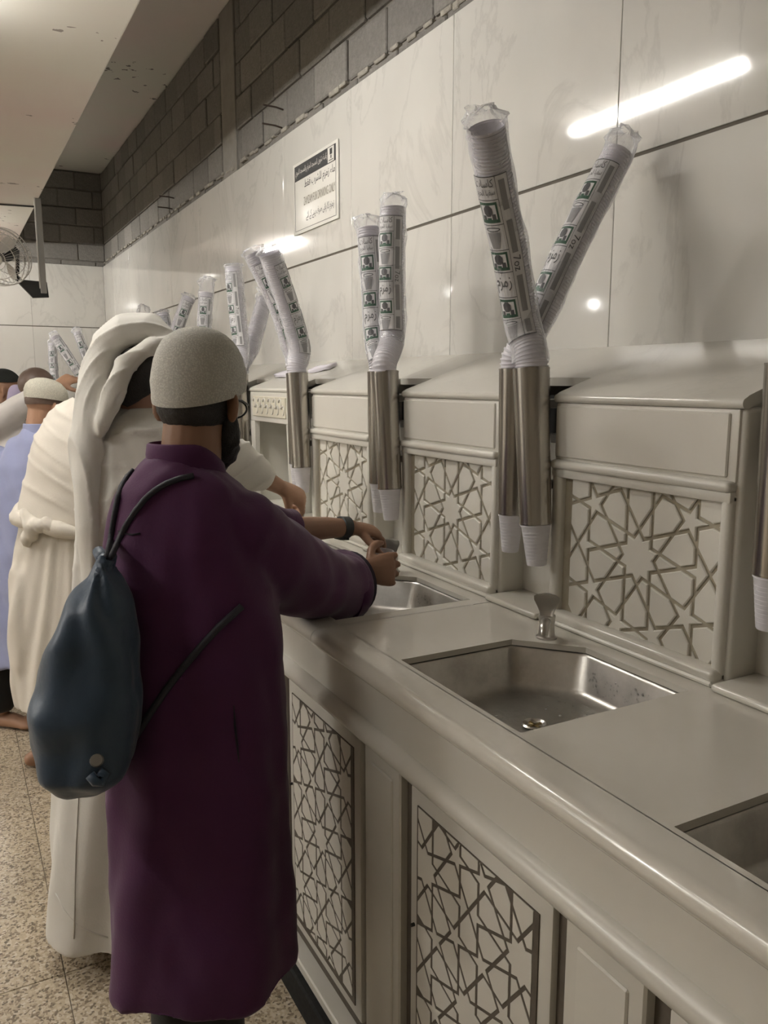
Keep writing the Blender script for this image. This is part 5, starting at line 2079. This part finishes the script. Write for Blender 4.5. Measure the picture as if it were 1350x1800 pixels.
limb(body, [W(310, 780, 2.6), W(400, 815, 2.85), W(462, 840, 3.02), w2], [0.05, 0.046, 0.038, 0.029])
hand(body, w2, W(545, 884, 3.16) - w2, UP * 0.75 + CR * 0.4 - CF * 0.5, 1, (0.55, 0.8, 0.6), 0.7, 1.18, 0.04, 0.0108, 0.5)
w3 = W(430, 900, 3.0)
limb(body, [W(220, 800, 2.75), W(330, 890, 2.95), w3], [0.05, 0.042, 0.03])
for px in (165, 250):
    f0 = W(px, 1640, 2.60)
    f0[2] = 0
    limb(body, [W(px, 1200, 2.60), f0 + UP * 0.09], [0.075, 0.04])
    fdir = unit(CF * 0.5 + CR * 0.85)
    limb(body, [f0 + UP * 0.04 - fdir * 0.04, f0 + UP * 0.04 + fdir * 0.07, f0 + UP * 0.022 + fdir * 0.17], [(0.036, 0.034), (0.034, 0.042), (0.02, 0.042)])
fuse(body, 'body', M['skin_light'], wm_, 0.0055, 4)
h2.eyes(wm_)
rob = MB()
bands(rob, wrow)
limb(rob, [W(300, 775, 2.58), W(370, 798, 2.75), W(425, 820, 2.91), W(452, 834, 2.98)], [0.105, 0.095, 0.086, 0.072], 22)
limb(rob, [W(215, 800, 2.72), W(310, 870, 2.9), W(380, 890, 2.95)], [0.10, 0.09, 0.07], 20)


def white_folds(p):
    b_ = folds((215, 1100), 2.60, 8, 0.003, 0.013, 0.2, 1.7, 1.1)(p)
    up_ = np.clip((p[:, 2] - 1.15) / 0.3, 0, 1)
    q = (p - W(250, 760, 2.5))
    dg = (ridge((q @ CR) * -15 + q[:, 2] * 17 + 0.9 * np.sin(q[:, 2] * 14) + 0.6 * np.sin((q @ CR) * 19)) * 0.014 + ridge((q @ CR) * -9 + q[:, 2] * 30 + 1.3 * np.sin((q @ CR) * 11), 4) * 0.007 + wav(p, 12, 2.0) * 0.004) * up_
    return b_ + dg


wrobe = fuse(rob, 'robe', M['white_cloth'], wm_, 0.0085, 5, white_folds)
wsk = None
wsk = skin_of(wrobe)
for pts in ([(139, 1370), (137, 1420), (134, 1480), (132, 1540), (131, 1600), (130, 1650)],):
    MB().tube([touch(wsk, x, y, 0.001) for x, y in pts], 0.0026, 6).build('side_seam', M['white_cloth'], wm_, True)
MB().tube([touch(wsk, x, y, 0.0005) for x, y in ((98, 1570), (112, 1598), (130, 1620), (150, 1634), (170, 1642), (190, 1648))], 0.002, 6).build('hem_stitch', M['white_cloth'], wm_, True)
h2.shell('hair', M['hair'], wm_, 0.016, -1.05, 0.35, -0.45, 0.003)
hb = MB()
limb(hb, [W(236, 640, 2.50), W(226, 670, 2.50), W(206, 702, 2.49)], [0.052, 0.042, 0.020], 14)
limb(hb, [W(262, 630, 2.50), W(244, 676, 2.50), W(222, 706, 2.50)], [0.05, 0.045, 0.018], 14)
fuse(hb, 'loose_hair', M['hair'], wm_, 0.006, 4, lambda p: wav(p, 60, 2.0) * 0.003)
sh = MB()
limb(sh, [W(296, 594, 2.57), W(268, 580, 2.57), W(228, 586, 2.57), W(196, 612, 2.57), W(178, 650, 2.56), W(168, 700, 2.55), W(160, 770, 2.53), W(156, 850, 2.50), W(160, 930, 2.49), W(164, 1000, 2.50), W(160, 1060, 2.52)],
     [(0.028, 0.070), (0.050, 0.095), (0.062, 0.105), (0.062, 0.105), (0.058, 0.100), (0.060, 0.10), (0.058, 0.10), (0.050, 0.095), (0.046, 0.085), (0.036, 0.07), (0.02, 0.05)], 22)
limb(sh, [W(300, 600, 2.50), W(262, 610, 2.47), W(222, 640, 2.46), W(198, 690, 2.45), W(180, 750, 2.45)], [(0.018, 0.03), (0.026, 0.04), (0.034, 0.04), (0.034, 0.04), (0.02, 0.03)], 16)


def shawl_folds(p):
    q = p - W(180, 700, 2.55)
    # creases run along the cloth: over the head they follow the arc, below they hang
    r = np.sqrt((q @ CR - 0.16) ** 2 + (q[:, 2] + 0.02) ** 2)
    hang = np.sin((q @ CR) * 95 + (q @ CF) * 60 + 1.6 * np.sin(q[:, 2] * 9))
    arc = np.sin(r * 130 + (q @ CF) * 30 + 1.2 * np.sin(q[:, 2] * 14))
    t = np.clip(-q[:, 2] / 0.1, 0, 1)
    arc = ridge(r * 62 + (q @ CF) * 14 + 0.8 * np.sin(q[:, 2] * 9), 2.5)
    hang = ridge((q @ CR) * 42 + (q @ CF) * 30 + 1.2 * np.sin(q[:, 2] * 5), 2.5)
    return (arc * (1 - t) * 0.006 + hang * t * 0.009) + wav(p, 13, 2.2) * 0.004


fuse(sh, 'shawl', M['white_cloth'], wm_, 0.0062, 4, shawl_folds)

# ---------------------------------------------------------------- man wrapped in cream cloth
cr = root('person', W(140, 1240, 3.75) * (1, 1, 0), 'man wrapped in two cream unstitched cloths, bending over the counter', 'person')
body = MB()
hc = Head(W(232, 700, 3.82), unit(CR * 0.8 + CF * 0.3 - UP * 0.5))
hc.shape(body, W(190, 735, 3.78), 0.06)
crow = [(120, 214, 702, 3.75, .10), (92, 235, 722, 3.75, .15), (70, 246, 765, 3.75, .195), (54, 250, 815, 3.75, .21), (44, 250, 865, 3.75, .215), (39, 232, 905, 3.75, .21), (40, 226, 925, 3.75, .20)]
lrow = [(42, 226, 915, 3.75, .20), (34, 220, 960, 3.75, .21), (30, 216, 1040, 3.75, .215), (26, 214, 1120, 3.75, .22), (30, 212, 1180, 3.75, .22), (42, 208, 1228, 3.75, .22)]
bands(body, [(a + 30, b_ - 30, y, d, t * 0.8) for a, b_, y, d, t in crow[1:] + lrow[1:4]])
for px in (66, 150):
    f0 = on(px, 1330, 2, 0.0)
    f0 = W(px, 1255, 3.75); f0[2] = 0
    limb(body, [W(px, 1050, 3.75), f0 + UP * 0.09], [0.08, 0.04])
    fdir = unit(CR * 0.85 + CF * 0.4)
    limb(body, [f0 + UP * 0.04 - fdir * 0.04, f0 + UP * 0.04 + fdir * 0.07, f0 + UP * 0.022 + fdir * 0.17], [(0.036, 0.034), (0.034, 0.042), (0.02, 0.042)])
wc_ = W(330, 860, 4.3)
limb(body, [W(215, 745, 3.85), W(280, 800, 4.1), wc_], [0.055, 0.045, 0.03])
hand(body, wc_, CR * 0.8 + CF * 0.6 - UP * 0.2, UP, 1, (0.4, 0.5, 0.4), r0=0.0115)
fuse(body, 'body', M['skin_light'], cr, 0.008, 4)
hc.eyes(cr)
hc.shell('hair', M['stubble'], cr, 0.003, -0.5, 0.3, -0.2)
up_ = MB()
bands(up_, crow)
limb(up_, [W(120, 712, 3.68), W(85, 760, 3.66), W(62, 830, 3.64), W(46, 900, 3.65), W(40, 935, 3.66)], [(0.02, 0.05), (0.025, 0.06), (0.025, 0.05), (0.022, 0.045), (0.02, 0.03)], 14)
limb(up_, [W(205, 735, 3.85), W(270, 790, 4.05)], [0.11, 0.09], 18)


def ihram_folds(p):
    q = p - W(100, 800, 3.6)
    return np.sin(q[:, 2] * 85 + (q @ CR) * 34 + 2.6 * np.sin((q @ CR) * 11 + q[:, 2] * 9)) * 0.0009 + wav(p, 11, 2.6, 0.5) * 0.007 + ridge(q[:, 2] * 26 + (q @ CR) * 9 + 1.6 * np.sin((q @ CR) * 8 + q[:, 2] * 5), 4) * 0.006


fuse(up_, 'upper_wrap', M['cream_cloth'], cr, 0.009, 5, ihram_folds)
lo = MB()
bands(lo, lrow)
limb(lo, [W(34, 1010, 3.60), W(30, 1090, 3.58), W(38, 1170, 3.58), W(44, 1200, 3.60)], [(0.04, 0.05), (0.04, 0.05), (0.04, 0.045), (0.03, 0.03)], 14)
fuse(lo, 'lower_wrap', M['cream_cloth'], cr, 0.012, 3, folds((140, 1050), 3.75, 15, 0.006, 0.011, 0.3, 1.2, 0.4))
bt = MB()
pts = []
for a in np.linspace(0, 2 * math.pi, 41):
    c = W(134, 918, 3.75)
    pts.append(c + CR * math.cos(a) * 0.258 + CF * math.sin(a) * 0.222 + UP * (-0.075 * math.cos(a) + 0.01 * math.sin(3 * a)) * 0.8)
bt.tube(pts, [0.030 + 0.008 * math.sin(7 * i * 0.157) for i in range(41)], 12, False)
bt.build('rolled_waistband', M['cream_cloth'], cr, True)
bt = MB()
limb(bt, [W(44, 905, 3.56), W(58, 930, 3.54), W(48, 950, 3.55)], [0.03, 0.042, 0.03], 14)
limb(bt, [W(52, 925, 3.53), W(80, 922, 3.52), W(110, 930, 3.53)], [0.032, 0.034, 0.026], 12)
fuse(bt, 'waist_knot', M['cream_cloth'], cr, 0.009, 3, lambda p: np.sin(p @ (CR * 120 + UP * 60)) * 0.005)

# ---------------------------------------------------------------- man in blue shirt
bl_ = root('person', W(40, 1290, 4.2) * (1, 1, 0), 'barefoot man in light blue shirt, dark trousers and small cream cap', 'person')
body = MB()
hb_ = Head(W(80, 714, 4.2), unit(away * (1, 1, 0) * 0.75 + CR * 0.6 - UP * 0.3))
hb_.shape(body, W(66, 775, 4.2), 0.062)
brow_ = [(44, 98, 752, 4.2, .075), (18, 112, 774, 4.2, .12), (-2, 122, 815, 4.2, .15), (-16, 122, 880, 4.2, .16), (-22, 118, 960, 4.2, .165), (-26, 112, 1040, 4.2, .17), (-28, 106, 1110, 4.2, .175), (-28, 102, 1158, 4.2, .175)]
bands(body, [(a + 20, b_ - 20, y, d, t * 0.8) for a, b_, y, d, t in brow_[1:]])
for px in (2, 74):
    f0 = W(px, 1262, 4.2)
    f0[2] = 0
    limb(body, [W(px, 1130, 4.2), f0 + UP * 0.10], [0.075, 0.042])
    fdir = unit(CR * 0.95 - CF * 0.15)
    limb(body, [f0 + UP * 0.045 - fdir * 0.05, f0 + UP * 0.045 + fdir * 0.06, f0 + UP * 0.026 + fdir * 0.15], [(0.040, 0.036), (0.038, 0.044), (0.022, 0.046)])
    for i in range(5):
        p = f0 + UP * 0.020 + fdir * (0.155 - 0.008 * abs(i - 1)) + np.cross(UP, fdir) * (0.036 - 0.018 * i)
        limb(body, [p, p + fdir * (0.040 - 0.004 * i)], [0.0135 - 0.001 * i, 0.011 - 0.001 * i], 10)
wq = W(170, 850, 4.7)
limb(body, [W(110, 810, 4.25), W(140, 850, 4.45), wq], [0.05, 0.042, 0.03])
hand(body, wq, CR * 0.8 + CF * 0.5 - UP * 0.2, UP, 1, (0.4, 0.5, 0.4), r0=0.0115)
fuse(body, 'body', M['skin_light'], bl_, 0.006, 3)
hb_.eyes(bl_)
hb_.shell('hair', M['stubble'], bl_, 0.003, -0.55, 0.2, -0.3)
s_ = MB()
bands(s_, brow_)
limb(s_, [W(104, 800, 4.2), W(135, 845, 4.4)], [0.09, 0.075], 18)
limb(s_, [W(4, 815, 4.25), W(-30, 900, 4.3), W(-10, 960, 4.4)], [0.10, 0.09, 0.075], 18)
fuse(s_, 'shirt', M['blue_cloth'], bl_, 0.012, 4, lambda p: wav(p, 20, 2.4, 0.9) * 0.009 + np.sin(p[:, 2] * 22 + (p @ CR) * 55) * 0.006)
rs = []
th = np.linspace(0, 2 * math.pi, 29)[:-1]
for rr, h in ((0.088, -0.03), (0.082, 0.022), (0.076, 0.024), (0.074, -0.02)):
    rs.append(W(71, 752, 4.2) + np.outer(np.cos(th) * rr, CR) + np.outer(np.sin(th) * rr, CF) + UP * h)
MB().rings(rs, False).build('collar', M['blue_cloth'], bl_, 60)
t_ = MB()
for px in (2, 74):
    f0 = W(px, 1262, 4.2)
    limb(t_, [W(px, 1140, 4.2), np.array([f0[0], f0[1], 0.16])], [0.115, 0.09], 20)
fuse(t_, 'trousers', M['black_cloth'], bl_, 0.012, 3, lambda p: wav(p, 20, 2.0) * 0.006)
cm = MB()
rs = []
for rr, h in ((0.97, 0.0), (1.0, -0.002), (1.015, 0.015), (1.0, 0.045), (0.90, 0.072), (0.70, 0.094), (0.42, 0.107), (0.14, 0.112), (0.01, 0.1125)):
    th = np.arange(32) * 2 * math.pi / 32
    rs.append(W(82, 703, 4.2) + np.outer(np.cos(th) * rr * 0.112, unit(hb_.f * (1, 1, 0))) + np.outer(np.sin(th) * rr * 0.096, hb_.s) + UP * h - np.outer(np.cos(th) * 0.018 * rr, UP))
rs.append(rs[-1] * 0.0 + rs[-1].mean(0))
cm.rings(rs, False).build('knitted_cap', M['cap_cream'], bl_, 60)

# ---------------------------------------------------------------- man with the shaved head
sv = root('person', W(20, 1180, 5.0) * (1, 1, 0), 'man with shaved head in white, raising his hand to the cup sleeves', 'person')
body = MB()
hs = Head(W(66, 684, 4.95), unit(away * (1, 1, 0) * 0.6 + CR * 0.75 - UP * 0.1))
hs.shape(body, W(52, 745, 4.95), 0.062)
srow = [(24, 84, 738, 4.95, .08), (0, 104, 758, 4.95, .13), (-18, 112, 800, 4.95, .155), (-28, 112, 880, 4.95, .165), (-32, 108, 980, 4.95, .17), (-34, 104, 1080, 4.95, .175), (-34, 100, 1160, 4.95, .18)]
bands(body, [(a + 18, b_ - 18, y, d, t * 0.8) for a, b_, y, d, t in srow[1:]])
wv_ = W(100, 678, 4.80)
limb(body, [W(-10, 748, 4.85), W(40, 712, 4.78), wv_], [0.05, 0.046, 0.032])
hand(body, wv_, W(140, 655, 4.9) - wv_, -CF * 0.7 + UP * 0.6, 1, (0.3, 0.5, 0.4), 0.8, 1.1, 0.08, 0.0125, 0.3)
for px in (5, 70):
    f0 = W(px, 1200, 4.95)
    f0[2] = 0
    limb(body, [W(px, 1080, 4.95), f0 + UP * 0.09], [0.075, 0.042])
    fdir = unit(CR * 0.8 + CF * 0.5)
    limb(body, [f0 + UP * 0.04 - fdir * 0.04, f0 + UP * 0.04 + fdir * 0.07, f0 + UP * 0.022 + fdir * 0.17], [(0.036, 0.034), (0.034, 0.042), (0.02, 0.042)])
fuse(body, 'body', M['skin_light'], sv, 0.007, 3)
hs.eyes(sv)
hs.shell('cropped_hair', M['stubble'], sv, 0.0025, -0.6, 0.45, -0.1)
s_ = MB()
bands(s_, srow)
limb(s_, [W(-25, 770, 4.9), W(-6, 745, 4.82), W(30, 718, 4.78), W(64, 698, 4.78)], [0.10, 0.088, 0.078, 0.066], 18)
limb(s_, [W(96, 785, 5.0), W(125, 840, 5.1)], [0.09, 0.08], 16)
fuse(s_, 'shirt', M['grey_white'], sv, 0.013, 4, lambda p: wav(p, 20, 2.3, 0.2) * 0.009)
t_ = MB()
for px in (5, 70):
    f0 = W(px, 1200, 4.95)
    limb(t_, [W(px, 1090, 4.95), np.array([f0[0], f0[1], 0.12])], [0.11, 0.085], 16)
fuse(t_, 'trousers', M['grey_white'], sv, 0.015, 3)

# ---------------------------------------------------------------- man with the black cap
kb = root('person', W(-20, 1150, 5.6) * (1, 1, 0), 'man in black knitted cap and lilac shirt beside the shaved man', 'person')
body = MB()
hk = Head(W(8, 684, 5.5), unit(CF * 0.5 + CR * 0.85 - UP * 0.1))
hk.shape(body, W(2, 745, 5.5), 0.062)
krow = [(-30, 34, 735, 5.55, .08), (-55, 52, 752, 5.55, .13), (-72, 58, 800, 5.55, .16), (-78, 58, 900, 5.55, .17), (-80, 54, 1050, 5.55, .175), (-80, 50, 1140, 5.55, .18)]
bands(body, [(a + 15, b_ - 15, y, d, t * 0.8) for a, b_, y, d, t in krow[1:]])
for px in (-45, 15):
    f0 = W(px, 1150, 5.55)
    f0[2] = 0
    limb(body, [W(px, 1080, 5.55), f0 + UP * 0.09], [0.075, 0.042])
    limb(body, [f0 + UP * 0.04 - CR * 0.04, f0 + UP * 0.04 + CR * 0.07, f0 + UP * 0.022 + CR * 0.17], [(0.036, 0.034), (0.034, 0.042), (0.02, 0.042)])
fuse(body, 'body', M['skin_light'], kb, 0.009, 3)
hk.eyes(kb)
hk.shell('knitted_cap', M['cap_black'], kb, 0.010, -0.05, 0.35, 0.15)
s_ = MB()
bands(s_, krow)
limb(s_, [W(30, 690, 5.35), W(28, 720, 5.36), W(20, 752, 5.4)], [0.055, 0.07, 0.10], 16)
limb(s_, [W(-50, 790, 5.6), W(-60, 880, 5.55)], [0.09, 0.08], 16)
fuse(s_, 'shirt', M['lilac'], kb, 0.014, 4, lambda p: wav(p, 20, 2.3, 0.2) * 0.008)
t_ = MB()
for px in (-45, 15):
    f0 = W(px, 1150, 5.55)
    limb(t_, [W(px, 1090, 5.55), np.array([f0[0], f0[1], 0.12])], [0.11, 0.085], 16)
fuse(t_, 'trousers', M['black_cloth'], kb, 0.015, 3)
